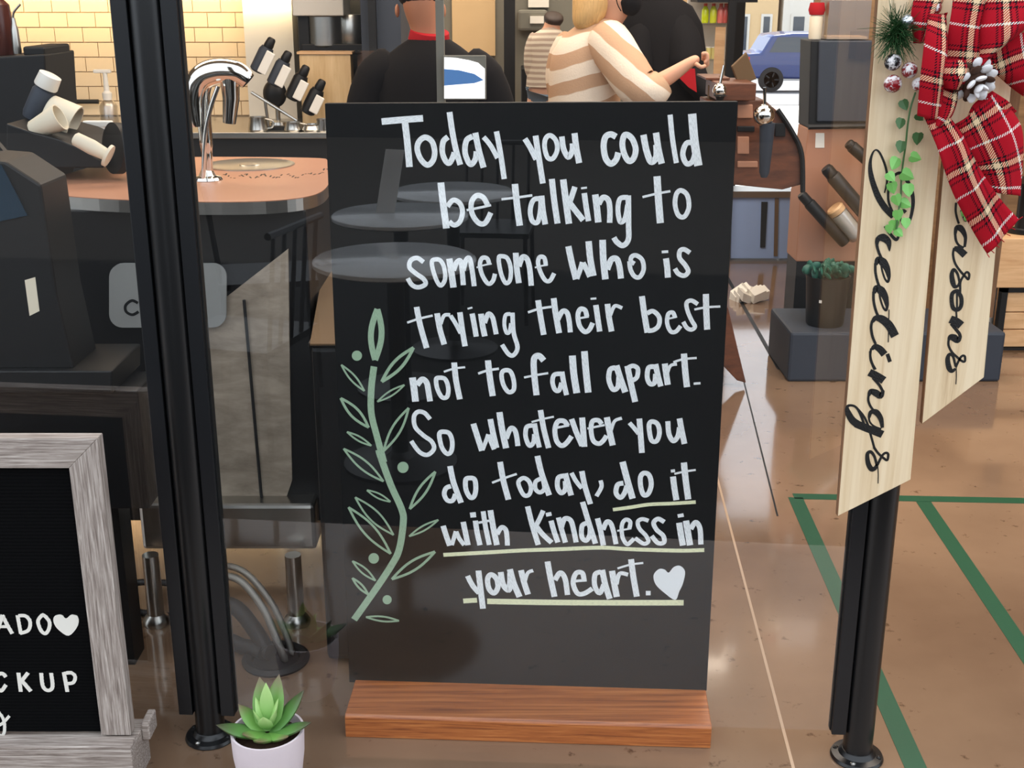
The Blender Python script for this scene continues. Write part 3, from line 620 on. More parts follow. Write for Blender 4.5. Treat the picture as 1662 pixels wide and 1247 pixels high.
word(*c6, conv(c5, c6, [(58, (762, 818), (800, 940), (845, 1078)), (40, (850, 1072), (885, 980), (905, 920)), (46, (905, 925), (935, 1000), (962, 1065)), (56, (925, 773), (950, 900), (985, 1050)),
    (62, (1013, 706), (1040, 880), (1077, 1053)), (50, (1078, 960), (1120, 865), (1160, 880), (1180, 950), (1190, 1033)),
    (46, (1330, 835), (1275, 852), (1265, 940), (1300, 1028), (1340, 1000), (1350, 920)), (50, (1350, 815), (1370, 930), (1397, 1047)),
    (54, (1408, 687), (1440, 870), (1487, 1052)), (20, (1323, 802), (1420, 775), (1537, 750))]) + [
    (22, (225, 747), (352, 722)), (46, (340, 728), (308, 685), (252, 688), (225, 760), (240, 860), (285, 905), (330, 880), (375, 820)),
    (50, (375, 665), (420, 790), (470, 905)), (55, (470, 652), (480, 780), (490, 915)), (20, (517, 752), (672, 720)), (44, (645, 712), (615, 678), (562, 688), (550, 770), (570, 860), (620, 888), (660, 860), (690, 815)),
    (56, (692, 650), (715, 770), (745, 903)), (30, (730, 770), (762, 685), (827, 658))])
word(*c6, [(40, (895, 700), (940, 750), (978, 798)), (52, (984, 662), (995, 800), (1007, 970)), (44, (1100, 688), (1148, 712), (1165, 790), (1140, 862), (1095, 858), (1075, 780), (1073, 712), (1100, 688)),
    (46, (1240, 685), (1250, 800), (1290, 862), (1330, 820), (1345, 740)), (52, (1345, 660), (1365, 770), (1390, 888))])
word(*c7, [(54, (290, 342), (237, 362), (215, 430), (250, 500), (310, 502), (340, 430)), (64, (280, 115), (320, 300), (405, 528)),
    (56, (490, 250), (555, 265), (570, 370), (550, 455), (505, 465), (460, 380), (455, 275), (490, 250))])
word(*c8, conv(c7, c8, [(66, (842, 68), (880, 280), (937, 492)), (26, (753, 302), (890, 250), (1030, 203)), (50, (1110, 248), (1170, 290), (1190, 370), (1165, 438), (1110, 440), (1060, 350), (1052, 285), (1110, 248)),
    (50, (1300, 255), (1242, 290), (1240, 370), (1290, 410), (1340, 370), (1330, 290)), (66, (1262, 0), (1310, 200), (1395, 442))]) + [
    (42, (345, 115), (292, 132), (285, 210), (315, 260), (350, 230), (350, 160)), (48, (350, 97), (372, 180), (400, 282)),
    (38, (403, 92), (440, 160), (490, 222)), (46, (490, 77), (515, 200), (562, 355)), (36, (648, 155), (655, 210), (613, 288))])
word(*c8, [(42, (840, 178), (792, 192), (778, 260), (815, 300), (850, 260), (870, 200)), (54, (833, -2), (870, 140), (918, 308)), (42, (1015, 92), (1058, 112), (1075, 190), (1050, 265), (1010, 275), (985, 200), (985, 125), (1015, 92))])
word(*c8, [(50, (1258, 122), (1270, 220), (1287, 320)), (26, (1240, 76), (1275, 72)), (52, (1350, 5), (1365, 150), (1387, 315)), (18, (1270, 100), (1360, 80), (1450, 67))])
word(*c7, [(62, (203, 787), (235, 890), (277, 1010)), (48, (300, 1002), (325, 920), (345, 848)), (50, (350, 850), (385, 930), (440, 1002)), (62, (428, 742), (455, 870), (482, 1003)),
    (60, (565, 728), (585, 860), (617, 1003)), (62, (507, 665), (572, 660)), (56, (653, 622), (680, 800), (722, 1000)), (28, (600, 752), (720, 730)),
    (66, (733, 612), (765, 800), (807, 1003)), (56, (808, 880), (858, 805), (905, 830), (920, 910), (925, 1008))])
word(*c8, conv(c7, c8, [(62, (1152, 568), (1205, 780), (1272, 1000)), (55, (1328, 615), (1280, 720), (1240, 795)), (60, (1245, 785), (1320, 880), (1422, 975)), (60, (1415, 728), (1450, 850), (1492, 972)), (46, (1358, 662), (1420, 650))]) + [
    (44, (293, 467), (320, 570), (352, 678)), (44, (318, 550), (345, 480), (395, 492), (420, 570), (442, 678)),
    (42, (530, 515), (492, 540), (490, 630), (525, 663), (555, 620), (560, 550)), (46, (496, 337), (545, 500), (605, 688)),
    (46, (622, 475), (650, 590), (672, 703)), (42, (668, 570), (700, 505), (735, 520), (760, 600), (778, 692)),
    (16, (788, 580), (905, 560)), (36, (890, 562), (898, 505), (860, 485), (828, 530), (832, 630), (870, 692), (905, 670), (930, 645)),
    (36, (1052, 495), (1002, 480), (962, 502), (975, 560), (1030, 620), (1050, 668), (1010, 688), (938, 640)),
    (40, (1185, 505), (1132, 478), (1095, 512), (1120, 570), (1175, 620), (1182, 675), (1132, 682), (1078, 622))])
word(*c8, [(52, (1310, 513), (1325, 610), (1342, 704)), (32, (1298, 456), (1348, 447)), (54, (1368, 495), (1385, 600), (1402, 702)), (44, (1408, 565), (1448, 508), (1485, 560), (1493, 695))])
word(*c9, [(38, (83, 240), (120, 310), (165, 362)), (42, (160, 202), (175, 330), (192, 472)), (38, (250, 230), (288, 260), (298, 320), (270, 362), (235, 330), (225, 262), (250, 230)),
    (42, (318, 212), (335, 300), (375, 340), (385, 280), (385, 220)), (44, (383, 192), (410, 290), (452, 388)), (42, (462, 200), (485, 290), (512, 372)), (26, (490, 280), (510, 220), (548, 202))])
word(*c9, [(42, (650, 138), (670, 250), (700, 388)), (38, (703, 270), (740, 218), (775, 260), (792, 375)), (20, (840, 277), (928, 270)), (36, (910, 268), (896, 218), (852, 222), (832, 290), (862, 362), (910, 365), (968, 330)),
    (36, (1030, 210), (988, 230), (986, 310), (1020, 362), (1050, 300)), (42, (1038, 197), (1060, 300), (1092, 402)), (44, (1108, 203), (1125, 300), (1142, 388)), (30, (1140, 300), (1162, 225), (1222, 232)),
    (42, (1243, 122), (1260, 250), (1284, 387)), (15, (1147, 187), (1240, 160), (1330, 148)), (34, (1348, 362), (1382, 362))])
strokes('painted_heart', *c9, [('poly', [(1556, 410), (1480, 360), (1418, 300), (1403, 235), (1440, 192), (1482, 195), (1510, 217), (1545, 178), (1590, 168), (1626, 208), (1612, 290), (1585, 350)])], 'paint_white', PB, sg, NF)
def under(c, st): strokes('painted_underline', *c, st, 'paint_yellow', PB, sg, NF, lift=.0002, thick=.0002)
under(c8, [(32, (752, 402), (900, 382), (1060, 358), (1250, 350), (1450, 338))])
under(c8, [(36, (-677, 783), (-300, 762), (0, 745), (300, 735), (650, 722), (900, 735), (1300, 747), (1522, 742))])
under(c9, [(38, (52, 418), (150, 412)), (44, (222, 420), (600, 427), (1000, 430), (1560, 430), (1602, 430))])
cA = (540, 490, 4.617); cB = (540, 740, 4.455)
strokes('painted_stem', *cA, [(50, (310, 484), (290, 650), (290, 830), (330, 1000), (385, 1200))] + conv(cB, cA, [(52, (336, -40), (345, 0), (420, 210), (500, 390), (510, 490), (480, 680), (420, 800), (300, 980), (155, 1185))]), 'paint_green', PB, sg, NF)
def leaf_o(c, p, q, wd, sw):
    a = Vector(p); b = Vector(q); t = (b - a); n_ = Vector((-t.y, t.x)).normalized() * wd * .5
    up_ = [a + t * f + n_ * math.sin(math.pi * f) for f in (0, .2, .4, .6, .8, 1)]
    dn = [a + t * f - n_ * math.sin(math.pi * f) for f in (0, .2, .4, .6, .8, 1)]
    strokes('painted_leaf', *c, [(sw,) + tuple((v.x, v.y) for v in up_), (sw,) + tuple((v.x, v.y) for v in dn)], 'paint_green', PB, sg, NF)
leaf_o(cA, (335, 55), (318, 436), 80, 44)
for p, q, wd, sw in (((65, 472), (238, 668), 42, 14), ((368, 598), (606, 343), 66, 24), ((335, 748), (538, 622), 36, 13), ((60, 722), (270, 942), 66, 20), ((108, 975), (290, 1078), 32, 14), ((382, 1118), (570, 795), 66, 18), ((83, 1100), (381, 1345), 66, 16)):
    leaf_o(cA, p, q, wd, sw)
for p, q, wd, sw in (((248, 248), (418, 332), 32, 12), ((163, 300), (440, 572), 76, 14), ((115, 372), (420, 708), 82, 17), ((143, 760), (310, 902), 40, 14), ((143, 883), (258, 1002), 30, 16), ((557, 384), (742, 115), 56, 18), ((553, 582), (764, 463), 34, 13), ((428, 892), (740, 693), 66, 19), ((241, 1165), (480, 1192), 34, 14)):
    leaf_o(cB, p, q, wd, sw)
for c, x_, y_, r_ in ((cA, 182, 403, 38), (cA, 527, 1240, 42), (cB, 297, 741, 38), (cB, 394, 1040, 33)):
    strokes('painted_dot', *c, [('heart', [(x_ + r_ * math.cos(a * math.pi / 10), y_ + r_ * math.sin(a * math.pi / 10)) for a in range(20)])], 'paint_green', PB, sg, NF)

# ---------------------------------------------------------------- letter board on the left
YL = 2.2
xr = PY(158, 712, YL).x; zt = PY(100, 712, YL).z; zb = .108; xl = xr - .56; fw = .062
lb = thing('letter_board', 'black felt letter board in a grey weathered wood frame at the left', 'sign', ((xl + xr) / 2, YL, 0))
for nm, poly, m in (('frame_rail', [(xl, zt), (xr, zt), (xr - fw, zt - fw), (xl + fw, zt - fw)], 'greywood_h'),
                    ('frame_stile', [(xr, zt), (xr, zb), (xr - fw, zb), (xr - fw, zt - fw)], 'greywood'),
                    ('frame_stile', [(xl, zt), (xl + fw, zt - fw), (xl + fw, zb), (xl, zb)], 'greywood')):
    obj(nm, M().prism([(a, YL, b) for a, b in poly], (0, .032, 0)), m, lb, bevel=.0015)
obj('felt_panel', M().box((xl + fw - .005, YL + .014, zb), (xr - fw + .005, YL + .026, zt - fw + .005)), 'felt', lb)
rid = M(); z = zb + .006
while z < zt - fw: rid.box((xl + fw, YL + .0125, z), (xr - fw, YL + .0145, z + .0042)); z += .0075
tag(obj('felt_ribs', rid, 'felt', lb), kind='stuff')
obj('ledge', M().box((xl - .02, YL - .04, .0), (xr + .012, YL + .075, .1)).box((xl - .02, YL - .04, .1), (xr + .012, YL - .001, .108)), 'greywood_h', lb, bevel=.003)
obj('ledge_end_piece', M().box((xr + .0125, YL + .03, .075), (xr + .03, YL + .085, .118)), 'greywood_h', lb, bevel=.004)
cH = (0, 960, 4.345)
PLB = lambda px, py: PY(px, py, YL + .0122)
NL = Vector((0, -1, 0))
for st in ([(28, (-25, 300), (18, 168)), (28, (15, 168), (52, 240), (86, 300)), (22, (-5, 250), (62, 250))],
           [(26, (123, 170), (135, 235), (147, 300)), (26, (130, 173), (180, 175), (212, 215), (200, 275), (140, 297))],
           [(26, (310, 170), (348, 215), (345, 265), (320, 298), (288, 275), (268, 215), (288, 178), (310, 170))],
           [('poly', [(465, 192), (505, 165), (550, 182), (548, 245), (485, 313), (412, 270), (380, 222), (383, 178), (430, 165)])],
           [(28, (42, 605), (15, 580), (-25, 600), (-22, 670), (8, 702), (42, 660))],
           [(28, (130, 575), (147, 708)), (28, (198, 575), (145, 642)), (28, (152, 628), (218, 705))],
           [(28, (290, 577), (302, 670), (338, 700), (370, 675), (360, 577))],
           [(28, (450, 572), (475, 710)), (26, (452, 580), (505, 577), (530, 605), (515, 645), (465, 652))],
           [(22, (-15, 850), (15, 885), (32, 940), (28, 1000), (5, 1022), (-20, 1000)), (22, (66, 880), (22, 928), (-15, 950))]):
    strokes('letter', *cH, st, 'white', PLB, lb, NL, lift=0, thick=.002)

# ---------------------------------------------------------------- succulent in its pot
pc = Vector((-.502, 2.155, 0))
su = thing('potted_succulent', 'small green succulent in a pale pink cement pot at the foot of the left post', 'plant', pc)
obj('pot', M().lathe([(.038, 0), (.052, .01), (.066, .05), (.0725, .10), (.0745, .150), (.0745, .154), (.070, .154), (.067, .146), (.066, .13)], pc, 48), 'pot', su, smooth=True)
obj('soil', M().lathe([(.0665, .12), (.0665, .134), (.03, .140), (.001, .142)], pc, 30), 'soil', su)
def succ_leaf(az, tilt, ln, wd, m, cz=.145, rr=.006, curl=.25):
    mb = M(); n = 10; k = 9; vs = []; uv = []
    for i in range(k + 1):
        f = i / k; wv = wd * 1.2 * (math.sin(math.pi * min(1, f * .80 + .15)) ** .6) * (1 if f < .97 else .3) * (1 - f ** 6 * .8); th = wv * .42
        ang = tilt + curl * f
        c = Vector((rr + ln * f * math.cos(tilt) - 0 * f, 0, ln * f * math.sin(tilt) + ln * curl * f * f * .5))
        nn = Vector((-math.sin(ang), 0, math.cos(ang)))
        for j in range(n):
            a = 2 * math.pi * j / n
            vs.append(c + Vector((0, 1, 0)) * math.cos(a) * wv + nn * (math.sin(a) * th * (1 if math.sin(a) < 0 else .55))); uv.append((j / n, f))
    fs = [(i * n + j, i * n + (j + 1) % n, (i + 1) * n + (j + 1) % n, (i + 1) * n + j) for i in range(k) for j in range(n)]
    fs += [tuple(reversed(range(n))), tuple(range(k * n, (k + 1) * n))]
    rt = Matrix.Rotation(az, 3, 'Z')
    mb.add([rt @ v + pc + UP * cz for v in vs], fs, uv)
    obj('leaf', mb, m, su, smooth=True)
for az, ti, ln, wd, m in ((R(195), R(14), .098, .021, 'succd'), (R(155), R(32), .075, .018, 'succ'), (R(112), R(62), .10, .019, 'succ'), (R(68), R(62), .105, .019, 'succ'), (R(28), R(40), .10, .020, 'succd'),
                          (R(-12), R(16), .095, .019, 'succd'), (R(-40), R(10), .06, .018, 'succ'), (R(-95), R(12), .055, .019, 'succ'), (R(-130), R(20), .06, .018, 'succ'), (R(90), R(35), .07, .018, 'succd')):
    succ_leaf(az, ti, ln, wd, m)
for az, ti, ln, wd in ((R(90), R(80), .085, .013), (R(150), R(66), .06, .011), (R(20), R(66), .06, .011), (R(-90), R(55), .045, .013), (R(-30), R(60), .05, .010), (R(210), R(60), .05, .010)):
    succ_leaf(az, ti, ln, wd, 'succ2', .158, .002)
# ---------------------------------------------------------------- hanging wooden greeting sign
YH = 2.13
hs = thing('hanging_sign', 'pale wooden plank sign with black script and red tartan bow on the right post', 'sign', (PY(1470, 100, YH).x, YH, PY(1470, 780, YH).z))
def plank(p4, depth, Y):
    P = [PY(a, b, Y) for a, b in p4]
    o = obj('plank', M().prism(P, (0, depth, 0)), 'plank', hs, bevel=.001)
    return o, P
p1, P1 = plank([(1360, 838), (1478, 779), (1552, -60), (1430, -60)], .014, YH)
# darker sawn side of each plank
def edge(P, depth, par):
    a, b = P[0], P[3]
    obj('sawn_edge', M().prism([a + Vector((-.0012, .0005, 0)), b + Vector((-.0012, .0005, 0)), b + Vector((0, .0005, 0)), a + Vector((0, .0005, 0))], (0, depth - .001, 0)), 'plank_edge', par)
edge(P1, .014, p1)
p2, P2 = plank([(1497, 688), (1597, 613), (1660, -60), (1560, -60)], .014, YH + .004)
edge(P2, .014, p2)
obj('batten', M().box((PY(1440, 60, YH).x, YH + .016, PY(831, 90, YH).z - .02), (PY(1650, 60, YH).x + .02, YH + .028, PY(831, 90, YH).z + .03)), 'plank_edge', hs)
obj('batten', M().box((PY(1620, 400, YH).x - .004, YH + .019, PY(831, 520, YH).z), (PY(1620, 400, YH).x + .014, YH + .03, PY(831, -60, YH).z)), 'plank_edge', hs)
obj('hanging_wire', M().tube([(P1[3] + P1[2]) / 2 + Vector((0, .005, -.01)), Vector((B2.x, YH + .03, 2.2)), (P2[3] + P2[2]) / 2 + Vector((0, .005, -.01))], .0015, 6), 'black_metal', hs)
cC = (1340, 220, 4.617); cD = (1340, 480, 3.372); cE = (1490, 330, 3.372)
PH = lambda px, py: PY(px, py, YH); PH2 = lambda px, py: PY(px, py, YH + .004)
NY = Vector((0, -1, 0))
G = [((8, 16, 16, 14, 10, 20, 34, 42, 44, 34), (440, 430), (460, 340), (450, 240), (405, 130), (365, 112), (335, 190), (340, 300), (385, 440), (440, 535), (505, 610)),
     ((16, 16, 16, 20, 26, 26, 22, 18, 14, 12, 26), (505, 580), (470, 490), (475, 380), (520, 295), (575, 290), (635, 390), (655, 500), (632, 630), (590, 672), (562, 620), (575, 560), (600, 575)),
     ]
def thin(l): return [((tuple(x * 1.1 for x in s[0]) if isinstance(s[0], tuple) else s[0] * 1.1),) + tuple(s[1:]) for s in l]
def script(c, l, pl_, par): strokes('script_lettering', *c, l, 'black_ink', pl_, par, NY, lift=.0002, thick=.0004)
script(cC, thin(G), PH, p1)
F1 = (1530, 440, 6.567); F2 = (1390, 570, 5.67); F3 = (1400, 350, 4.988); F4 = (1520, 330, 8.31)
def e_(dx, dy): return [((25, 52, 68, 52, 28), (108 + dx, 400 + dy), (125 + dx, 357 + dy), (165 + dx, 378 + dy), (198 + dx, 430 + dy), (214 + dx, 502 + dy)),
    ((26, 20, 16, 16, 14), (215 + dx, 495 + dy), (205 + dx, 537 + dy), (180 + dx, 510 + dy), (157 + dx, 440 + dy), (150 + dx, 385 + dy)), (22, (103 + dx, 385 + dy), (104 + dx, 460 + dy), (122 + dx, 540 + dy), (145 + dx, 592 + dy))]
script(F3, [((18, 24, 26, 18), (178, 85), (220, 145), (272, 195), (295, 150)), ((6, 50, 66, 45, 24, 22, 22), (217, 288), (208, 215), (165, 178), (125, 190), (115, 235), (128, 290), (150, 342))] + e_(0, 0) + e_(-15, 230) +
    [((70, 70, 66, 46, 24), (262, 975), (215, 890), (155, 838), (105, 830), (78, 862)), (22, (78, 850), (68, 905), (80, 980), (105, 1040)), (8, (213, 760), (207, 1025)),
     ((62, 58, 48, 24), (178, 1125), (140, 1082), (100, 1062), (74, 1085)), (20, (70, 1075), (62, 1130), (75, 1190), (105, 1247)), (32, (200, 1120), (222, 1185))], PH, p1)
script(F2, [(20, (125, 0), (130, 80), (165, 170)), ((70, 72, 74), (118, 195), (185, 228), (252, 270)), (26, (150, 245), (208, 310), (243, 370)), ((26, 56, 66, 48, 24), (246, 360), (222, 412), (178, 385), (132, 370), (112, 412)), (22, (112, 400), (108, 450), (125, 500), (150, 537)),
    ((26, 40, 58, 48, 28), (115, 612), (132, 562), (180, 562), (222, 620), (238, 705)), ((20, 18, 18), (115, 600), (122, 650), (160, 690), (228, 718)), (74, (240, 768), (160, 735), (90, 708), (-5, 668)),
    (22, (-5, 515), (60, 590), (100, 665), (128, 760), (165, 892)), (24, (160, 885), (200, 940), (250, 985), (283, 1003), (292, 950), (268, 937), (235, 965), (192, 1050)),
    ((24, 26, 32, 36, 46, 50, 40, 26), (188, 1055), (165, 970), (130, 927), (100, 950), (107, 1030), (137, 1085), (170, 1078), (192, 1040)), (9, (195, 1045), (200, 1130), (198, 1218))], PH, p1)
script(cD, [((44, 40, 34, 18, 14, 13, 14, 14), (175, 704), (145, 680), (122, 640), (117, 610), (135, 600), (165, 610), (190, 650), (222, 735))], PH, p1)
script(F4, [(30, (262, -10), (256, 100), (275, 200), (300, 275)), (30, (330, 90), (365, 190), (390, 235), (415, 200), (425, 150)), ((36, 60, 88, 70, 46, 36), (250, 425), (268, 335), (315, 332), (362, 385), (390, 470), (378, 592)), ((36, 32, 30), (250, 405), (262, 500), (300, 565), (368, 602)),
    ((56, 88, 96), (235, 610), (300, 625), (385, 700)), (32, (238, 600), (222, 690), (250, 810), (320, 915), (385, 985), (428, 1025), (440, 960), (408, 928), (370, 970), (322, 1060), (318, 1160), (318, 1235)),
    ((30, 34, 42, 60, 72, 52, 36, 30), (312, 1085), (285, 960), (232, 893), (205, 960), (218, 1060), (245, 1125), (288, 1110), (312, 1060))], PH2, p2)
script(F1, [(44, (150, 212), (102, 240), (95, 320), (112, 395), (160, 412), (195, 370), (198, 290), (175, 240), (150, 212)), (20, (150, 225), (152, 405)), (20, (143, 420), (146, 500)), ((84, 88, 90), (80, 512), (140, 538), (196, 580)),
    (36, (90, 560), (140, 622), (178, 670), (188, 712)), ((36, 68, 80, 58, 30), (186, 700), (160, 738), (120, 712), (85, 702), (64, 735)), (26, (66, 715), (62, 790), (95, 860), (150, 915), (205, 960), (235, 962), (236, 912), (212, 903), (185, 930), (150, 1000), (140, 1025)),
    ((24, 28, 36, 50, 60, 42, 26), (136, 1015), (110, 912), (72, 888), (52, 940), (67, 1030), (97, 1068), (136, 1040)), (10, (143, 1020), (145, 1120), (140, 1208))], PH2, p2)

# ribbon pieces: left edge and right edge curves given as photo points with a depth in front of the planks
def ribbon(name, L_, R_, dl, dr, n=22, thick=.0012, v0=0, bow=.0, un=9):
    """cloth strip between two edge curves; d* = distance in front of the plank face"""
    kl = len(L_)
    def resamp(pts, ds):
        P = [PY(a, b, YH - d_) for (a, b), d_ in zip(pts, ds)]
        C = cat_rom(P, 10) if len(P) > 2 else [P[0].lerp(P[1], i / 10) for i in range(11)]
        out = []
        for i in range(n): f = i / (n - 1) * (len(C) - 1); a = int(f); b = min(a + 1, len(C) - 1); out.append(C[a].lerp(C[b], f - a))
        return out
    A_ = resamp(L_, dl); B_ = resamp(R_, dr); vs = []; uv = []; Ln = v0
    for i in range(n):
        if i: Ln += ((A_[i] + B_[i]) / 2 - (A_[i - 1] + B_[i - 1]) / 2).length
        wd = (A_[i] - B_[i]).length
        for j in range(un):
            f = j / (un - 1); p = A_[i].lerp(B_[i], f); p = p + Vector((0, -bow * math.sin(math.pi * f) - .004 * math.sin(2 * math.pi * (f * 1.3 + i * .035)) , 0))
            vs.append(p); uv.append((f * max(wd, .05), Ln))
    fs = [(i * un + j, i * un + j + 1, (i + 1) * un + j + 1, (i + 1) * un + j) for i in range(n - 1) for j in range(un - 1)]
    mb = M().add(vs, fs, uv)
    o = obj(name, mb, 'plaid', hs, smooth=True)
    so = o.modifiers.new('cloth', 'SOLIDIFY'); so.thickness = thick; so.offset = 0
    return o
ribbon('bow_loop', [(1548, -20), (1540, 40), (1532, 105)], [(1600, -20), (1598, 50), (1612, 105)], (.05, .06, .045), (.06, .05, .04), bow=.012)
ribbon('bow_loop', [(1588, -20), (1590, 50), (1580, 108)], [(1700, -20), (1672, 40), (1596, 100)], (.04, .06, .04), (.05, .07, .045), bow=.02)
ribbon('bow_loop', [(1600, 78), (1640, 60), (1700, 40)], [(1606, 112), (1650, 148), (1700, 180)], (.035, .045, .05), (.03, .03, .03), bow=.012)
ribbon('bow_loop', [(1508, 22), (1500, 60), (1494, 120), (1490, 188)], [(1534, 25), (1538, 80), (1534, 130), (1526, 195)], (.055, .07, .07, .05), (.05, .07, .07, .05), bow=.014)
ribbon('bow_loop', [(1512, 26), (1516, 45), (1512, 62)], [(1537, 20), (1530, 45), (1536, 64)], (.03, .025, .03), (.03, .025, .03))
ribbon('bow_loop', [(1530, 132), (1520, 170), (1512, 200)], [(1558, 140), (1548, 185), (1528, 210)], (.05, .055, .05), (.045, .05, .045), bow=.01)
ribbon('bow_loop', [(1566, 200), (1578, 170), (1612, 148)], [(1600, 245), (1626, 210), (1650, 180)], (.03, .045, .05), (.03, .04, .04), bow=.014)
ribbon('bow_loop', [(1542, 205), (1566, 252), (1588, 306)], [(1612, 150), (1660, 210), (1656, 318)], (.035, .04, .03), (.05, .055, .045), bow=.018)
ribbon('bow_tail', [(1500, 190), (1520, 240), (1545, 310), (1580, 375), (1602, 412)], [(1530, 178), (1562, 218), (1592, 275), (1625, 325), (1652, 355)], (.045, .055, .05, .045, .055), (.045, .055, .06, .055, .06), bow=.008, n=30)
ribbon('bow_tail', [(1488, -20), (1478, 20), (1484, 70)], [(1540, -20), (1520, 25), (1498, 70)], (.035, .04, .03), (.03, .04, .03), bow=.01)
ribbon('bow_knot', [(1524, 96), (1518, 120), (1528, 142)], [(1566, 98), (1574, 120), (1560, 146)], (.062, .07, .06), (.06, .07, .06), bow=.014)
# frayed edge threads
fr = M()
for (a, b), (c, e) in zip([(1602, 412), (1608, 406), (1616, 397), (1624, 388), (1632, 379), (1640, 369), (1648, 360)], [(1606, 418), (1614, 411), (1622, 402), (1630, 393), (1640, 383), (1648, 373), (1660, 352)]):
    fr.tube([PY(a, b, YH - .056), PY(c, e, YH - .058)], .0008, 5)
tag(obj('frayed_threads', fr, 'redcloth', hs), kind='stuff')
# pine cone with whitened scales
pcn = PY(1578, 128, YH - .05)
cone = obj('pinecone', M().ball(pcn, .023, sc=(1, .9, 1.2)), 'conebrown', hs, smooth=True)
ax = Vector((.25, -.72, -.55)).normalized()
random.seed(3)
for ring, (ph, cntr, s_) in enumerate(((18, 4, 1.1), (46, 7, 1.3), (76, 9, 1.4), (104, 9, 1.25))):
    for i in range(cntr):
        th = 2 * math.pi * (i + .5 * (ring % 2)) / cntr
        a_ = ax.orthogonal().normalized(); b_ = ax.cross(a_)
        dv = ax * math.cos(R(ph)) + (a_ * math.cos(th) + b_ * math.sin(th)) * math.sin(R(ph))
        c_ = pcn + dv * .030
        tn = (ax - dv * ax.dot(dv)); tn = tn.normalized() if tn.length > .01 else a_
        sd_ = dv.cross(tn).normalized()
        rot = Matrix((sd_, dv, tn)).transposed()
        wht = random.random() < .72
        obj('scale', M().ball(c_ + tn * .002, .0078 * s_, 10, 6, (.95, 1.0, .42), rot), 'snow' if wht else 'conebrown', cone, smooth=True, label='white painted scale' if wht else None)
# berries
for px, py, r_, m, sn in ((1514, 12, 14, 'redglass', (0, -.6, -.6)), (1473, 35, 12, 'silver', None), (1449, 101, 13.5, 'darkberry', (.3, -.9, .1)), (1449, 136, 14.5, 'redglass', (-.2, -.95, -.1)), (1476, 114, 13, 'redglass', (-.5, -.85, 0)), (1491, 137, 11, 'redglass', (0, -.8, -.5)), (1496, 34, 6, 'silver', None)):
    c_ = PY(px, py, YH - .034); rr = r_ / 1975 * 2.05
    b_ = obj('berry', M().ball(c_, rr), m, hs, smooth=True, label={'redglass': 'red berry with white frost', 'silver': 'silver foil berry', 'darkberry': 'black berry with white frost'}[m])
    if False:
        cap = M(); az = Vector(sn).normalized(); cap.lathe([(rr * math.sin(a) * 1.02 * (1 + .06 * math.sin(a * 9)), rr * math.cos(a) * 1.03) for a in (.62, .5, .38, .25, .12, 0.01)], c_, 14, az)
        obj('frost', cap, 'snow', b_, smooth=True)
# pine sprig: needles counted past reason, one mesh
random.seed(5)
ndl = M(); sc_ = PY(1452, 52, YH - .02)
for i in range(330):
    a = random.uniform(0, 2 * math.pi); ph = random.uniform(.15, 1.6)
    dv = Vector((math.cos(a) * math.sin(ph), -math.cos(ph) * .8, math.sin(a) * math.sin(ph)))
    if dv.x > .6: dv.x *= .55
    st = sc_ + dv * random.uniform(0, .012) + Vector((random.uniform(-.008, .014), 0, random.uniform(-.014, .014))); ln = random.uniform(.03, .052)
    e_ = st + dv * ln + Vector((0, 0, -.004)); e_.y = min(e_.y, YH - .003)
    ndl.tube([st, e_], [.0009, .0003], 4, False)
tag(obj('pine_needles', ndl, 'pine', hs), kind='stuff')
# vine with little heart leaves
vp = [(1486, 150), (1478, 175), (1473, 205), (1470, 235), (1466, 262), (1463, 290), (1462, 320), (1458, 345), (1455, 372)]
vine = obj('vine_stem', M().tube(cat_rom([PY(a, b, YH - .012 - .006 * math.sin(i)) for i, (a, b) in enumerate(vp)], 4), .0016, 6), 'vined', hs, smooth=True)
lf = [(1468, 170, 9, 1), (1493, 190, 8, 1), (1462, 200, 9, 1), (1490, 225, 10, 1), (1463, 238, 10, 1), (1486, 256, 10, 0), (1453, 265, 11, 0), (1473, 285, 12, 0), (1446, 287, 9, 0), (1449, 305, 10, 0), (1475, 308, 11, 0), (1456, 325, 10, 0), (1469, 331, 10, 0), (1458, 350, 10, 0), (1471, 362, 9, 0), (1452, 366, 10, 0), (1459, 378, 8, 0), (1444, 372, 8, 0)]
for i, (px, py, r_, dk) in enumerate(lf):
    c_ = PY(px, py, YH - .016 - .004 * (i % 3)); rr = r_ * 1.22 / 1975 * 2.05; a = random.uniform(-2.4, -.7) + (0 if px < 1465 else .4)
    ux = Vector((math.cos(a), -.35 + .5 * (i % 2), math.sin(a))).normalized(); uy = ux.cross(Vector((0, -1, 0))).normalized(); nn = ux.cross(uy)
    hp = [(-.9, 0), (-1, .45), (-.7, .85), (-.1, .9), (.6, .5), (1.1, 0), (.6, -.5), (-.1, -.9), (-.7, -.85), (-1, -.45)]
    P = [c_ + (ux * a_ + uy * b_) * rr * .85 + nn * (abs(b_) * rr * .25) for a_, b_ in hp]; cc = c_ + nn * -.0005
    mb = M().add(P + [c_], [(k_, (k_ + 1) % 10, 10) for k_ in range(10)])
    o = obj('leaf', mb, 'vined' if dk else 'vine', vine); s_ = o.modifiers.new('t', 'SOLIDIFY'); s_.thickness = .0008
for px, py in ((1563, 345), (1568, 352)):
    c_ = PY(px, py, YH - .006); obj('leaf', M().ball(c_, .008, 8, 5, (.5, .2, 1)), 'vine', vine)

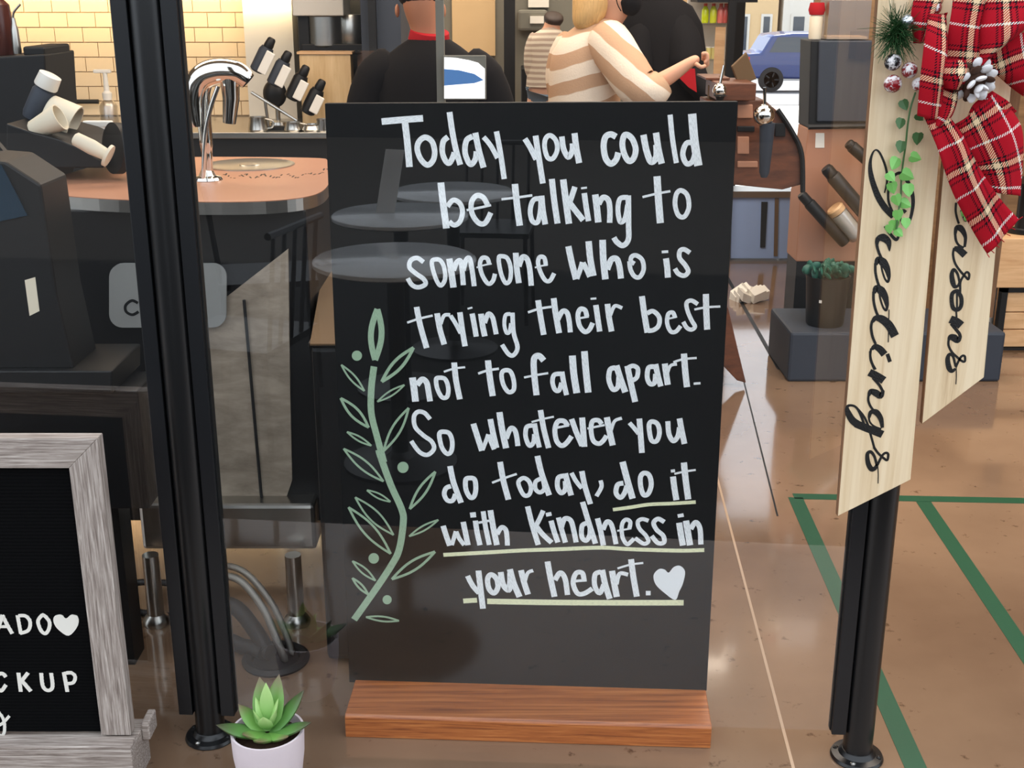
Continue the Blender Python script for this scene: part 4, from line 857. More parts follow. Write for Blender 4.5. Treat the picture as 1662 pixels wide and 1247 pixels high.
# ---------------------------------------------------------------- island counter with copper top
ZI = 1.11
tp = [(56, 303), (54, 309), (70, 314), (160, 322), (300, 327), (410, 327), (480, 322), (515, 314), (531, 302), (536, 285), (533, 262), (500, 256), (300, 255), (190, 262), (110, 282)]
TP = [PZ(a, b, ZI) for a, b in tp]; TQ = cat_rom(TP + [TP[0]], 4)[:-1]
ic = thing('island_counter', 'island counter with copper coloured top, steel edge and dark cabinet behind the left post', 'counter', (TP[4].x, TP[4].y + .3, 0))
top = obj('countertop', M().prism([p - UP * .002 for p in TQ], UP * .002), 'copper', ic)
obj('steel_edge', M().prism([p - UP * .032 for p in TQ], UP * .0298), 'steel', ic)
# printed script round the counter's edge
pr = M(); random.seed(11)
for i in range(46):
    px = 336 + i * 4.3 + random.uniform(-1, 1); py = 286 + 3 * math.sin(i * .8) - (i > 36) * (i - 36) * 1.0
    if i % 6 == 5: continue
    a = PZ(px, py, ZI + .0006); b = PZ(px + random.uniform(1, 4), py + random.uniform(-3, 3), ZI + .0006)
    pr.strip([a, b], .004, UP, .0004)
tag(obj('printed_script', pr, 'darker', top), kind='stuff')
dc = PZ(405, 268, ZI)
dr = obj('drip_dish', M().lathe([(.13, .0), (.13, .003), (.122, .004), (.115, .0015), (.03, .001), (.028, .003), (.001, .003)], dc, 40), 'steel', ic, smooth=True)
xL, xR = PY(88, 400, TP[4].y + .05).x, PY(498, 400, TP[4].y + .05).x; yF = TP[4].y + .06
obj('cabinet', M().box((xL, yF, .24), (xR, yF + .55, ZI - .032)), 'dark', ic, bevel=.004)
# boards on the cabinet's side
wq = [(236, 655), (345, 500), (467, 405), (471, 640), (474, 780), (462, 815), (440, 822), (236, 822)]
ys = yF - .012
Q = [PY(a, b, ys) for a, b in wq]
pb = obj('wood_panel', M().prism(Q, (0, .011, 0)), 'taupe', ic)
obj('cable_rod', M().tube([PY(396, 487, ys - .008), PY(406, 600, ys - .008), PY(425, 815, ys - .008)], .004, 8), 'rubber', ic)
obj('steel_skirt', M().box((PY(240, 860, ys).x, ys - .06, PY(400, 893, ys - .06).z), (PY(512, 860, ys - .06).x, ys + .4, PY(400, 820, ys - .06).z)), 'steel', ic, bevel=.01)
for px in (255, 482):
    b_ = PZ(px, 1012)
    obj('leg', M().lathe([(.034, 0), (.036, .01), (.030, .022), (.022, .03), (.021, .2)], b_, 24), 'steel', ic, smooth=True)
# plaque on the cabinet
def rrect(x0, y0, x1, y1, r, Y, k=6):
    P = []
    for cx, cy, a0 in ((x1 - r, y1 - r, 0), (x0 + r, y1 - r, 90), (x0 + r, y0 + r, 180), (x1 - r, y0 + r, 270)):
        for i in range(k + 1): a = R(a0 + 90 * i / k); P.append(PY(cx + r * math.cos(a), cy + r * math.sin(a), Y))
    return P
MT['frost'] = mat('frosted_grey_plate', rgb(150, 150, 146), .6)
pl = obj('plaque', M().prism(rrect(177, 428, 367, 532, 22, ys - .02), (0, .008, 0)), 'frost', ic, label='rounded frosted grey plaque with dark lettering')
strokes('plaque_lettering', 0, 0, 1, [(5, (224, 492), (214, 488), (204, 496), (205, 506), (215, 511), (225, 506)), (5, (235, 478), (237, 511)), (4, (237, 492), (247, 489), (251, 498), (252, 511))], 'dark', lambda a, b: PY(a, b, ys - .02), pl, NY, lift=.0001, thick=.0004)

# dark low cabinet in front of the island, at the left
lc = thing('low_cabinet', 'low black cabinet with overhanging slab top behind the letter board', 'cabinet', PZ(60, 1000))
yc = 2.58
obj('slab_top', M().prism([PY(-60, 602, yc), PY(182, 602, yc), PY(182, 640, yc), PY(-60, 640, yc)], (0, .22, 0)), 'darker', lc, bevel=.004)
obj('carcass', M().box((PY(-60, 650, yc).x, yc + .03, PY(0, 822, yc).z - .02), (PY(234, 740, yc + .03).x, yc + .18, PY(0, 641, yc).z)), 'dark', lc, bevel=.003)
obj('plinth', M().box((PY(-60, 650, yc).x, yc + .08, .0), (PY(170, 740, yc + .03).x, yc + .16, PY(0, 822, yc).z - .02)), 'dark', lc)
lt = obj('paper_tag', M().prism([PY(a, b, 2.5985) for a, b in ((40, 455), (57, 450), (64, 505), (48, 513))], (0, .001, 0)), 'cream'); tag(lt, 'small pale paper tag stuck on the black sloping console', 'tag')
# sloping dark equipment left of the island, tag stuck on it
sc0 = thing('sloping_console', 'black sloping console left of the copper counter', 'equipment', PY(10, 600, 2.68))
obj('console_body', M().prism([PY(a, b, 2.6) for a, b in ((-80, 255), (8, 262), (66, 300), (92, 480), (120, 600.5), (-80, 600.5))], (0, .16, 0)), 'darker', sc0, bevel=.006)
obj('console_screen', M().prism([PY(a, b, 2.596) for a, b in ((-60, 268), (2, 268), (44, 350), (-60, 372))], (0, .004, 0)), mat('dim_blue_screen', rgb(38, 56, 70), .2), sc0)
bp_ = obj('counter_board', M().prism([PY(a, b, 2.74) for a, b in ((-60, 240), (-20, 215), (20, 262), (20, 290), (-60, 290))], (0, .02, 0)), 'darker', sc0)

# floor grommet and hoses
gc = PZ(448, 1072)
gm = obj('floor_grommet', M().lathe([(.082, 0), (.084, .006), (.074, .014), (.060, .010), (.056, .002)], gc, 36), 'rubber', smooth=True); tag(gm, 'black rubber ring round the floor hole where hoses enter', 'grommet')
def hose(pts, r, m, lab, zs, wave=0):
    P = [PY(a, b, y) for (a, b), y in zip(pts, zs)]
    P = cat_rom(P, 8)
    P = [Vector((p.x, p.y, max(p.z, r + .002))) for p in P]
    o = obj('hose', M().tube(P, [r * (1 + wave * (i % 2)) for i in range(len(P))], 14), m, smooth=(wave == 0)); tag(o, lab, 'hose', None); return o
gy = gc.y
hose([(300, 1000), (345, 945), (385, 940), (425, 985), (452, 1045), (465, 1078)], .0095, 'braid', 'braided steel hose arching down into the floor ring, nearest the camera', [gy + .1, gy + .05, gy + .02, gy - .01, gy - .02, gy - .01])
hose([(300, 985), (350, 925), (395, 928), (440, 978), (466, 1035), (477, 1072)], .0085, 'braid', 'braided steel hose arching down into the floor ring, behind its twin', [gy + .14, gy + .1, gy + .06, gy + .03, gy + .02, gy + .02])
hose([(290, 1030), (340, 985), (380, 985), (415, 1025), (440, 1070)], .020, 'rubber', 'thick black hose bending into the floor ring, upper one', [gy + .1, gy + .08, gy + .06, gy + .03, gy])
hose([(290, 1075), (350, 1040), (390, 1048), (415, 1068), (430, 1082)], .020, 'rubber', 'thick black hose bending into the floor ring, lower one', [gy + .04, gy + .04, gy + .03, gy + .02, gy])
hose([(196, 962), (215, 948), (250, 945), (300, 950)], .009, 'rubber', 'black cable looping over the floor beside the letter board frame, upper one', [3.0, 3.0, 2.98, 2.95])
hose([(198, 952), (212, 985), (245, 1000), (300, 1012)], .009, 'rubber', 'black cable lying on the floor beside the letter board frame, lower one', [3.0, 2.92, 2.9, 2.88])

# dark cabinet with tan top behind the chalkboard
yk = 2.66
ck = thing('service_cabinet', 'black cabinet with tan top directly behind the chalkboard', 'cabinet', (PY(700, 800, yk).x, yk + .4, 0))
zk = .835
xk0 = PY(501, 565, yk).x
obj('carcass', M().box((xk0 + .004, yk, .012), (xk0 + .72, yk + .86, zk - .012)), 'dark', ck, bevel=.012)
obj('tan_top', M().prism([PZ(503, 561, zk), PZ(620, 561, zk), PZ(640, 420, zk), PZ(528, 420, zk)], UP * .004), 'tan', ck)
obj('top_edge', M().box((xk0, yk - .006, zk - .012), (xk0 + .726, yk + .8, zk - .0005)), 'dark', ck, bevel=.002)

# ---------------------------------------------------------------- things on and behind the island
fb = PZ(337, 292, ZI)
fc = thing('chrome_tap', 'large arched chrome tap standing on the copper counter', 'tap', fb); fc.name = 'chrome_tap'
obj('base_plate', M().lathe([(.04, .001), (.036, .008), (.022, .012), (.014, .03)], fb, 28), 'chrome', fc, smooth=True)
yt = fb.y
def Pt(l, Y=None): return [PY(a, b, Y or yt) for a, b in l]
obj('column', M().tube(cat_rom(Pt([(337, 292), (336, 250), (332, 200), (330, 150), (345, 118), (372, 112)]), 6), [.015] * 8 + [.018] * 23, 20), 'chrome', fc, smooth=True)
obj('hood', M().tube(cat_rom(Pt([(322, 205), (316, 160), (326, 128), (352, 116), (385, 118), (403, 132)]), 6), [.022 + .012 * math.sin(i / 30 * math.pi) for i in range(31)], 24), 'chrome', fc, smooth=True)
obj('spout', M().tube(Pt([(372, 122), (375, 160), (372, 200)]), [.026, .022, .017], 20), 'chrome', fc, smooth=True)
obj('guard', M().tube(cat_rom(Pt([(354, 140), (342, 175), (333, 220), (330, 290)], yt - .03), 6), .006, 10), 'chrome', fc, smooth=True)
# long dark back counter
YB = 6.0
bc = thing('back_counter', 'long dark counter along the tiled wall', 'counter', (-2, YB + .4, 0))
zc_ = zpx(215, YB)
obj('worktop', M().box((-4.4, YB, zc_ - .03), (hpx(592, YB), YW - .02, zc_)), 'steel', bc, bevel=.003)
obj('carcass', M().box((-4.4, YB + .03, 0), (hpx(592, YB), YW - .02, zc_ - .03)), 'dark', bc)
zt_ = zc_
def std(px, py, Y=None): p = PY(px, py, Y); return p
# stepped row of tilted sauce bottles
rack = thing('bottle_rack', 'stepped metal rack holding the tilted black bottles on the back counter', 'rack', (hpx(470, 6.2), 6.2, zt_))
obj('rack_rail', M().tube([PY(408, 150, 6.14), PY(482, 196, 6.14)], .008, 8), 'steel', rack); obj('rack_foot', M().box((hpx(425, 6.14), 6.11, zt_), (hpx(478, 6.14), 6.17, zt_ + .015)), 'dark', rack)
obj('rack_upright', M().tube([PY(430, 164, 6.14), Vector((hpx(430, 6.14), 6.14, zt_))], .008, 8), 'steel', rack)
for i, (bx, by) in enumerate(((418, 110), (445, 132), (474, 155), (500, 178))):
    Yb = 6.05; bot = PY(bx - 2, by + 6, Yb); tipp = PY(bx + 24, by - 48, Yb); dv = (tipp - bot); ln = dv.length
    t = thing('sauce_bottle', ['uppermost', 'second from the top', 'third from the top', 'lowest'][i] + ' black tilted bottle with a white label in the stepped rack', 'bottle', bot, 'tilted black bottles on the rack')
    obj('bottle_body', M().lathe([(.026, 0), (.036, .008), (.036, ln * .62), (.030, ln * .7), (.030, ln * .72)], bot, 20, dv), 'slate' if i < 2 else 'darker', t, smooth=True)
    obj('cap', M().lathe([(.022, 0), (.024, .01), (.02, ln * .24), (.014, ln * .28)], bot + dv * .72, 16, dv), 'darker', t, smooth=True)
    c_ = PY(bx + 14, by - 8, Yb - .042); obj('label_sleeve', M().obox(c_, dv.normalized() * .056 * (1 - i * .07), Vector((dv.z, 0, -dv.x)).normalized() * .022, Vector((0, .004, 0))), 'white', t, bevel=.006)
# round black blender base, small metal jugs
t = thing('round_grinder', 'round black hopper on a steel stand in front of the wall tiles', 'grinder', (hpx(446, 6.3), 6.3, zt_))
obj('hopper', M().ball(PY(446, 152, 6.3), .06, sc=(1, .8, 1.15)), 'darker', t, smooth=True); obj('stand', M().lathe([(.05, 0), (.045, .02), (.012, .03), (.012, .14)], (hpx(446, 6.3), 6.3, zt_), 20), 'steel', t, smooth=True)
for i, (px, wd, h) in enumerate(((412, .05, .07), (470, .045, .045), (500, .05, .035), (520, .04, .06))):
    b_ = Vector((hpx(px, 6.05), 6.05, zt_)); t = thing('metal_jug', ['tall steel jug left of the round hopper', 'small steel jug right of the round hopper', 'low steel jug below the tilted bottles', 'rightmost steel jug beside the birch box'][i], 'jug', b_, 'steel jugs on the back counter')
    obj('jug_body', M().lathe([(wd * .9, 0), (wd, .01), (wd * .8, h * .8), (wd * .85, h), (wd * .75, h), (wd * .7, h * .5)], b_, 20), 'steel', t, smooth=True)
    obj('handle', M().tube(cat_rom([b_ + Vector((wd * .8, 0, h * .85)), b_ + Vector((wd * 1.5, 0, h * .7)), b_ + Vector((wd * 1.4, 0, h * .3)), b_ + Vector((wd * .9, 0, h * .2))], 4), .005, 8), 'steel', t)
# espresso machine and birch box
Ye = 6.35
t = thing('espresso_machine', 'steel espresso machine with drums above the birch box', 'coffee machine', (hpx(545, Ye), Ye, zt_))
obj('machine_case', M().box((hpx(488, Ye), Ye + .05, zpx(88, Ye)), (hpx(592, Ye), Ye + .35, zpx(72, Ye))), 'darker', t, bevel=.005)
obj('drum', M().lathe([(.10, 0), (.11, .01), (.11, .15), (.1, .16)], PY(530, 76, Ye + .15), 28), 'steel', t, smooth=True)
obj('drum', M().lathe([(.06, 0), (.065, .01), (.065, .15), (.06, .16)], PY(572, 76, Ye + .15), 28), 'steel', t, smooth=True)
obj('top_panel', M().box((hpx(478, Ye), Ye + .02, zpx(26, Ye)), (hpx(560, Ye), Ye + .3, zpx(-25, Ye))), 'wallc', t, bevel=.006)
obj('side_column', M().box((hpx(484, Ye), Ye + .06, zt_), (hpx(500, Ye), Ye + .25, zpx(26, Ye))), 'darker', t)
obj('stand', M().box((hpx(502, Ye), Ye + .06, zt_), (hpx(590, Ye), Ye + .3, zpx(88, Ye))), 'dark', t)
Yq = 6.2
t = thing('birch_box', 'light birch wood box in front of the espresso machine', 'box', (hpx(527, Yq), Yq + .05, zt_))
bx_ = hpx(486, Yq), hpx(569, Yq); bz = zt_, zpx(88, Yq)
obj('front_board', M().box((bx_[0], Yq, bz[0]), (bx_[1], Yq + .012, bz[1])), 'woodv', t, bevel=.002)
obj('side_board', M().box((bx_[0], Yq + .012, bz[0]), (bx_[0] + .012, Yq + .1, bz[1])).box((bx_[1] - .012, Yq + .012, bz[0]), (bx_[1], Yq + .1, bz[1])), 'woodv', t)
obj('lid_board', M().box((bx_[0] - .01, Yq - .008, bz[1]), (bx_[1] + .01, Yq + .11, bz[1] + .012)), 'wooda', t)
t = thing('clear_canister', 'clear acrylic canister with a red scoop beside the birch box', 'canister', (hpx(596, 5.9), 6.06, zt_))
cx = hpx(580, 6.0), hpx(614, 6.0)
obj('canister_wall', M().box((cx[0], 6.0, zt_), (cx[1], 6.1, zpx(82, 6.0))), 'clear', t)
obj('red_scoop', M().ball(PY(596, 112, 6.05), .022, 14, 8, (.7, .5, 1.5)), 'redcloth', t, smooth=True)
for i, px in enumerate((578, 590, 604, 616)):
    b_ = Vector((hpx(px, 5.9), 5.94 + YB - 5.9, zt_)); t = obj('metal_shaker', M().lathe([(.016, 0), (.018, .01), (.016, .07), (.02, .075), (.018, .1), (.006, .12)], b_, 16), 'chrome', smooth=True)
    tag(t, ['leftmost', 'second', 'third', 'rightmost'][i] + ' shiny chrome shaker in front of the clear canister', 'shaker', 'chrome shakers by the canister')
# pump bottles in front of the tiles
def pump(px, py_top, py_bot, Y, lab):
    tp_ = PY(px, py_top, Y); bt = PY(px, py_bot, Y); h = tp_.z - bt.z
    t = thing('pump_bottle', lab, 'bottle', bt)
    obj('bottle_body', M().lathe([(.04, 0), (.044, .01), (.044, h * .45), (.03, h * .53), (.018, h * .56)], bt, 24), 'clearw', t, smooth=True)
    pm = obj('pump', M().lathe([(.022, h * .55), (.024, h * .66), (.014, h * .70), (.011, h * .95), (.012, h)], bt, 18), 'white', t, smooth=True)
    obj('nozzle', M().box((bt.x - .055, Y - .012, tp_.z - .002), (bt.x + .03, Y + .012, tp_.z + .016)), 'white', pm, bevel=.004)
    return t
pump(180, 118, 215, YB + .15, 'tall clear pump bottle with white pump before the cream tiles')
pump(172, 205, 261, 3.62, 'shorter pump bottle with white nozzle behind the black disc')
for nm, a in (('shelf_bar', None),):
    t = thing('wall_rail', 'short dark rail fixed to the cream tiles left of the post', 'rail', (hpx(130, YW - .05), YW - .05, zpx(168, YW)))
    obj('bar', M().tube([PY(100, 165, YW - .05), PY(160, 165, YW - .05)], .012, 8), 'dark', t); obj('bracket', M().box((hpx(114, YW), YW - .05, zpx(178, YW)), (hpx(119, YW), YW - .012, zpx(163, YW))), 'dark', t)
# black grinder body at far left
Yg = 4.3
t = thing('black_grinder', 'tall black machine box at the far left edge behind the glass', 'machine', (hpx(30, Yg), Yg + .1, 0))
obj('case', M().prism([PY(a, b, Yg) for a, b in ((-60, 95), (72, 88), (76, 150), (85, 262), (60, 330), (-60, 330))], (0, .3, 0)), 'dark', t, bevel=.006)
obj('lid', M().box((hpx(35, Yg), Yg + .02, zpx(92, Yg)), (hpx(70, Yg), Yg + .28, zpx(76, Yg))), 'darker', t, bevel=.008)
obj('pedestal', M().box((hpx(-60, Yg), Yg + .03, 0), (hpx(60, Yg), Yg + .28, zpx(325, Yg))), 'dark', t)
t = obj('brown_canister', M().lathe([(.05, 0), (.055, .01), (.055, .12), (.05, .17), (.03, .19), (.03, .24)], (hpx(2, Yg + .12), Yg + .12, zpx(95, Yg) + .004), 24), mat('dark_brown_glass', rgb(74, 34, 26), .25), smooth=True); tag(t, 'dark brown canister on the black machine at the far left', 'canister')
b_ = Vector((hpx(30, Yg + .08), Yg + .08, zpx(92, Yg) + .005)); t = thing('squeeze_bottle', 'slim grey bottle with curved spout standing on the black machine', 'bottle', b_)
obj('bottle_body', M().lathe([(.014, 0), (.015, .01), (.013, .08), (.008, .1), (.006, .12)], b_, 16), 'steel', t, smooth=True); obj('spout', M().tube(cat_rom([b_ + UP * .12, b_ + Vector((.005, 0, .14)), b_ + Vector((.03, 0, .165))], 4), .004, 8), 'steel', t, smooth=True)
# leaning cups and bottle
Yc2 = 3.4
t = thing('dish_stand', 'black sloping stand under the cream paper cups on the copper counter', 'stand', PY(110, 274, Yc2)); obj('stand_body', M().prism([PY(a, b, Yc2 - .15) for a, b in ((10, 200), (50, 214), (95, 226), (128, 240), (165, 262), (168, 273), (10, 273))], (0, .32, 0)), 'darker', t, bevel=.004)
def tilted(name, lab, cat, p, q, prof, m, Y, parts=()):
    a = PY(*p, Y); b = PY(*q, Y); dv = b - a; t = thing(name, lab, cat, a)
    for nm, pf, mm in [(name + '_body' if not prof is None else 'body', prof, m)] + list(parts):
        obj(nm, M().lathe([(r, h * dv.length) for r, h in pf], a, 24, dv), mm, t, smooth=True)
    return t
tilted('tilted_bottle', 'dark bottle with a white cap leaning beside the black machine', 'bottle', (52, 192), (82, 122), [(.026, 0), (.03, .1), (.03, .62), (.02, .74)], 'slate', Yc2, [('cap', [(.03, .72), (.032, .75), (.03, 1.0), (.02, 1.02)], 'white')])
tilted('paper_cup', 'cream paper cup lying on its side, its mouth toward the white capped bottle', 'cup', (78, 178), (122, 200), [(.04, 0), (.044, .05), (.05, 1.0), (.045, 1.0), (.038, .1)], 'cream', Yc2)
tilted('paper_cup', 'cream paper cup lying lower left of the other cup', 'cup', (52, 212), (98, 190), [(.02, 0), (.024, .05), (.036, 1.0), (.032, 1.0), (.02, .1)], 'cream', Yc2 - .12)
tilted('wooden_tamper', 'beige tamper handle lying aslant against the black disc', 'tamper', (120, 224), (178, 254), [(.012, 0), (.018, .05), (.02, .5), (.016, .9), (.03, .92), (.03, 1)], 'cream', Yc2 - .2)
cdisc = PY(200, 241, 3.3)
t = thing('black_disc', 'round black disc with steel rim standing on the copper counter left of the post', 'disc', cdisc - UP * .07)
obj('disc', M().lathe([(.055, 0), (.068, .008), (.068, .03), (.05, .034)], cdisc, 36, (-.75, -.66, .1)), 'darker', t, smooth=True); obj('rim', M().lathe([(.069, .005), (.072, .01), (.072, .05), (.066, .055)], cdisc + Vector((.02, .015, 0)), 36, (.75, .66, -.1)), 'chrome', t, smooth=True)

# ---------------------------------------------------------------- people
def person(label, base): return thing('person', label, 'person', base)
def legs(pts, edges, hip_i, c, hipz, r=.08, wd=.10):
    n = len(pts)
    for s in (-1, 1):
        pts += [(Vector((c.x + s * wd, c.y, hipz - .04)), r, r), (Vector((c.x + s * wd, c.y - .02, hipz * .5)), r * .7, r * .7), (Vector((c.x + s * wd, c.y, .1)), r * .5, r * .5), (Vector((c.x + s * wd, c.y - .1, .045)), r * .45, r * .4)]
        edges += [(hip_i, n), (n, n + 1), (n + 1, n + 2), (n + 2, n + 3)]; n += 4
# barista seen from behind
Y1 = 4.7
hd = PY(682, 12, Y1); c = Vector((hd.x + .03, Y1, 0))
t = person('person seen from behind in a black shirt with red collar, behind the counter', c)
hipz = .95
pts = [(Vector((c.x, Y1, hipz)), .15, .11), (Vector((c.x, Y1, 1.15)), .14, .10), (Vector((c.x, Y1, 1.28)), .13, .09), (Vector((c.x, Y1, hd.z - .10)), .05, .05), (Vector((hd.x, Y1, hd.z)), .078, .088), (Vector((hd.x, Y1, hd.z + .09)), .07, .08)]
ed = [(0, 1), (1, 2), (2, 3), (3, 4), (4, 5)]
for s in (-1, 1):
    n = len(pts); pts += [(Vector((c.x + s * .17, Y1, 1.27)), .04, .04), (Vector((c.x + s * .25, Y1 + .02, 1.12)), .045, .045), (Vector((c.x + s * .2, Y1 + .22, 1.03)), .035, .035), (Vector((c.x + s * .16, Y1 + .32, 1.04)), .03, .025)]; ed += [(2, n), (n, n + 1), (n + 1, n + 2), (n + 2, n + 3)]
legs(pts, ed, 0, c, hipz)
body = skin('body', pts, ed, 'skin2', t)
V = lambda x, z, y=Y1: Vector((x, y, z))
obj('black_shirt', M().loft([(V(c.x, .9), .19, .15), (V(c.x, 1.1), .19, .14), (V(c.x, 1.22), .215, .135), (V(c.x, 1.30), .215, .13), (V(c.x, 1.35), .175, .115), (V(c.x, 1.395), .115, .095), (V(c.x, 1.425), .068, .072)]), 'blackcloth', t, smooth=True)
for s in (-1, 1): obj('shirt_sleeve', M().tube(cat_rom([V(c.x + s * .12, 1.325), V(c.x + s * .20, 1.27), V(c.x + s * .255, 1.13, Y1 + .02), V(c.x + s * .21, 1.05, Y1 + .18)], 5), [.05, .075, .085, .085, .085, .085, .08, .078, .075, .072, .07, .068, .065, .062, .06, .06], 18), 'blackcloth', t, smooth=True)
obj('red_collar', M().lathe([(.072, -.012), (.078, .0), (.072, .035), (.064, .037)], (c.x, Y1, 1.415), 28, (.12, -.22, 1)), 'redcloth', t, smooth=True)
obj('hair', M().ball((hd.x, Y1 + .012, hd.z + .07), .1, 24, 14, (.93, 1.02, .86)), 'hairk', t, smooth=True)
for s in (-1, 1): obj('ear', M().ball((hd.x + s * .086, Y1 + .01, hd.z - .012), .022, 12, 8, (.4, .7, 1.1)), 'skin2', t, smooth=True)
tr = skin('trousers', [(Vector((c.x, Y1, hipz - .02)), .165, .13)] + [(Vector((c.x + s * .1, Y1, z_)), r_, r_) for s in (-1, 1) for z_, r_ in ((.8, .1), (.45, .075), (.1, .06))], [(0, 1), (1, 2), (2, 3), (0, 4), (4, 5), (5, 6)], 'blackcloth', t)

# blonde woman in a striped jumper, arm stretched out
Y2 = 5.0
P = lambda a, b, dy=0: PY(a, b, Y2 + dy)
t = person('person with blonde hair, black face mask and striped cream and tan jumper, arm reaching right', Vector((P(960, 100).x, Y2, 0)))
cw = P(960, 160)
hipc = Vector((cw.x - .03, Y2, .93))
hdw = P(998, -28)
pts = [(hipc, .10, .08), (P(952, 165), .08, .08), (P(958, 90), .08, .07), (P(985, 42, -.0), .045, .045), (P(1000, 14, -.02), .065, .07), (P(1000, -26, -.02), .08, .09), (P(995, -56), .07, .08)]
ed = [(0, 1), (1, 2), (2, 3), (3, 4), (4, 5), (5, 6)]
n = len(pts)
pts += [(P(994, 84, -.1), .04, .04), (P(1018, 116, -.16), .04, .04), (P(1044, 148, -.2), .04, .04), (P(1090, 122, -.2), .032, .032), (P(1122, 100, -.2), .024, .02), (P(1136, 93, -.2), .026, .016)]
ed += [(2, n), (n, n + 1), (n + 1, n + 2), (n + 2, n + 3), (n + 3, n + 4), (n + 4, n + 5)]
n = len(pts); pts += [(P(918, 90, .06), .035, .035), (P(912, 150, .08), .035, .035), (P(930, 190, .0), .035, .035)]; ed += [(2, n), (n, n + 1), (n + 1, n + 2)]
legs(pts, ed, 0, hipc, .98)
skin('body', pts, ed, 'skin', t)
hand = []
for i, (dy, ln) in enumerate(((-.03, .03), (-.01, .033), (.01, .031), (.028, .025))):
    a = P(1138, 88 + i * 2, -.2 + dy); b = P(1147, 86 + i * 4, -.2 + dy); c_ = P(1149, 96 + i * 3, -.2 + dy); e_ = P(1143, 103 + i * 2, -.2 + dy)
    skin('finger', [(a, .009, .009), (b, .0085, .0085), (c_, .008, .008), (e_, .007, .007)], [(0, 1), (1, 2), (2, 3)], 'skin', t, 1)
skin('finger', [(P(1128, 102, -.23), .010, .010), (P(1138, 110, -.25), .009, .009), (P(1146, 106, -.24), .008, .008)], [(0, 1), (1, 2)], 'skin', t, 1)
obj('jumper', M().loft([(P(948, 215), .155, .13), (P(948, 170), .145, .125), (P(950, 120), .145, .125), (P(953, 85), .14, .12), (P(960, 60), .12, .105), (P(972, 40), .085, .085), (P(982, 30), .055, .06)]), 'sweater', t, smooth=True)
obj('jumper_sleeve', M().tube(cat_rom([P(930, 62, .05), P(918, 88, .07), P(911, 125, .08), P(915, 165, .06)], 5), [.05, .055, .06, .062, .064, .066, .066, .066, .066, .066, .065, .064, .062, .06, .058, .056], 18), 'sweater', t, smooth=True)
obj('jumper_sleeve', M().tube(cat_rom([P(978, 58, -.04), P(994, 78, -.10), P(1016, 112, -.16), P(1038, 142, -.2), P(1058, 146, -.21), P(1075, 134, -.2)], 5), [.06, .075, .085, .088, .088, .088, .088, .087, .086, .085, .085, .085, .084, .083, .082, .08, .078, .076, .074, .072, .07, .068, .064, .06, .056, .054], 20), 'sweater_arm', t, smooth=True)
skin('hair', [(P(980, -40, .02), .11, .11), (P(962, -5, .0), .10, .09), (P(955, 24, -.04), .075, .07), (P(938, 50, -.06), .035, .03)], [(0, 1), (1, 2), (2, 3)], 'hairb', t)
skin('hair_strand', [(P(972, -5, -.06), .03, .03), (P(970, 20, -.07), .022, .022), (P(966, 40, -.07), .012, .012)], [(0, 1), (1, 2)], 'hairb', t)
skin('face_mask', [(P(1018, -8, -.05), .055, .06), (P(1026, 10, -.06), .045, .05), (P(1018, 26, -.05), .028, .03)], [(0, 1), (1, 2)], 'blackcloth', t)
obj('mask_strap', M().tube(cat_rom([P(998, -14, -.1), P(1002, 6, -.1), P(1008, 18, -.09)], 4), .002, 6), 'blackcloth', t)
obj('jeans', M().loft([(Vector((hipc.x, Y2, z_)), a_, b_) for z_, a_, b_ in ((.78, .17, .14), (.9, .165, .135), (1.02, .14, .12))]), 'denim', t, smooth=True)
for s in (-1, 1): obj('jeans_leg', M().loft([(Vector((hipc.x + s * (.10 - 0 * z_), Y2, z_)), a_, a_) for z_, a_ in ((.09, .065), (.45, .078), (.82, .095))]), 'denim', t, smooth=True)

# man in black behind her
Y3 = 5.75
P = lambda a, b, dy=0: PY(a, b, Y3 + dy)
c = P(1078, 100)
t = person('person in a black shirt and red apron standing behind the striped jumper', Vector((c.x, Y3, 0)))
pts = [(Vector((c.x, Y3, .95)), .15, .11), (P(1078, 110), .13, .1), (P(1072, 40), .14, .1), (P(1058, -15), .055, .055), (P(1056, -55), .08, .09), (P(1056, -85), .07, .08), (P(1112, 60, -.02), .05, .05), (P(1120, 110, -.1), .045, .045), (P(1150, 145, -.2), .035, .035), (P(1172, 158, -.24), .03, .025), (P(1035, 50, -.02), .05, .05), (P(1040, 110, -.1), .04, .04)]
ed = [(0, 1), (1, 2), (2, 3), (3, 4), (4, 5), (2, 6), (6, 7), (7, 8), (8, 9), (2, 10), (10, 11)]
legs(pts, ed, 0, Vector((c.x, Y3, 0)), .95)
skin('body', pts, ed, 'skin2', t)
obj('black_shirt', M().loft([(P(1080, 200), .19, .14), (P(1080, 130), .18, .14), (P(1078, 80), .19, .14), (P(1074, 40), .185, .13), (P(1070, 10), .15, .11), (P(1064, -5), .10, .09), (P(1060, -18), .07, .07)]), 'blackcloth', t, smooth=True)
obj('shirt_sleeve', M().tube(cat_rom([P(1090, 32, -.02), P(1108, 70, -.08), P(1118, 112, -.13), P(1140, 145, -.19), P(1162, 158, -.23)], 5), [.07] + [.085] * 9 + [.075, .07, .065, .06, .055, .052, .05, .048, .046, .045, .044], 18), 'blackcloth', t, smooth=True)
obj('shirt_sleeve', M().tube(cat_rom([P(1062, 32, -.02), P(1042, 60, -.06), P(1036, 110, -.1)], 5), [.06] + [.07] * 10, 18), 'blackcloth', t, smooth=True)
obj('red_apron', M().prism([P(1104, 112, -.27), P(1128, 112, -.27), P(1131, 150, -.27), P(1118, 142, -.27), P(1104, 128, -.27)], (0, .02, 0)), 'redcloth', t)
obj('hair', M().ball(P(1056, -78), .1), 'hairk', t, smooth=True)
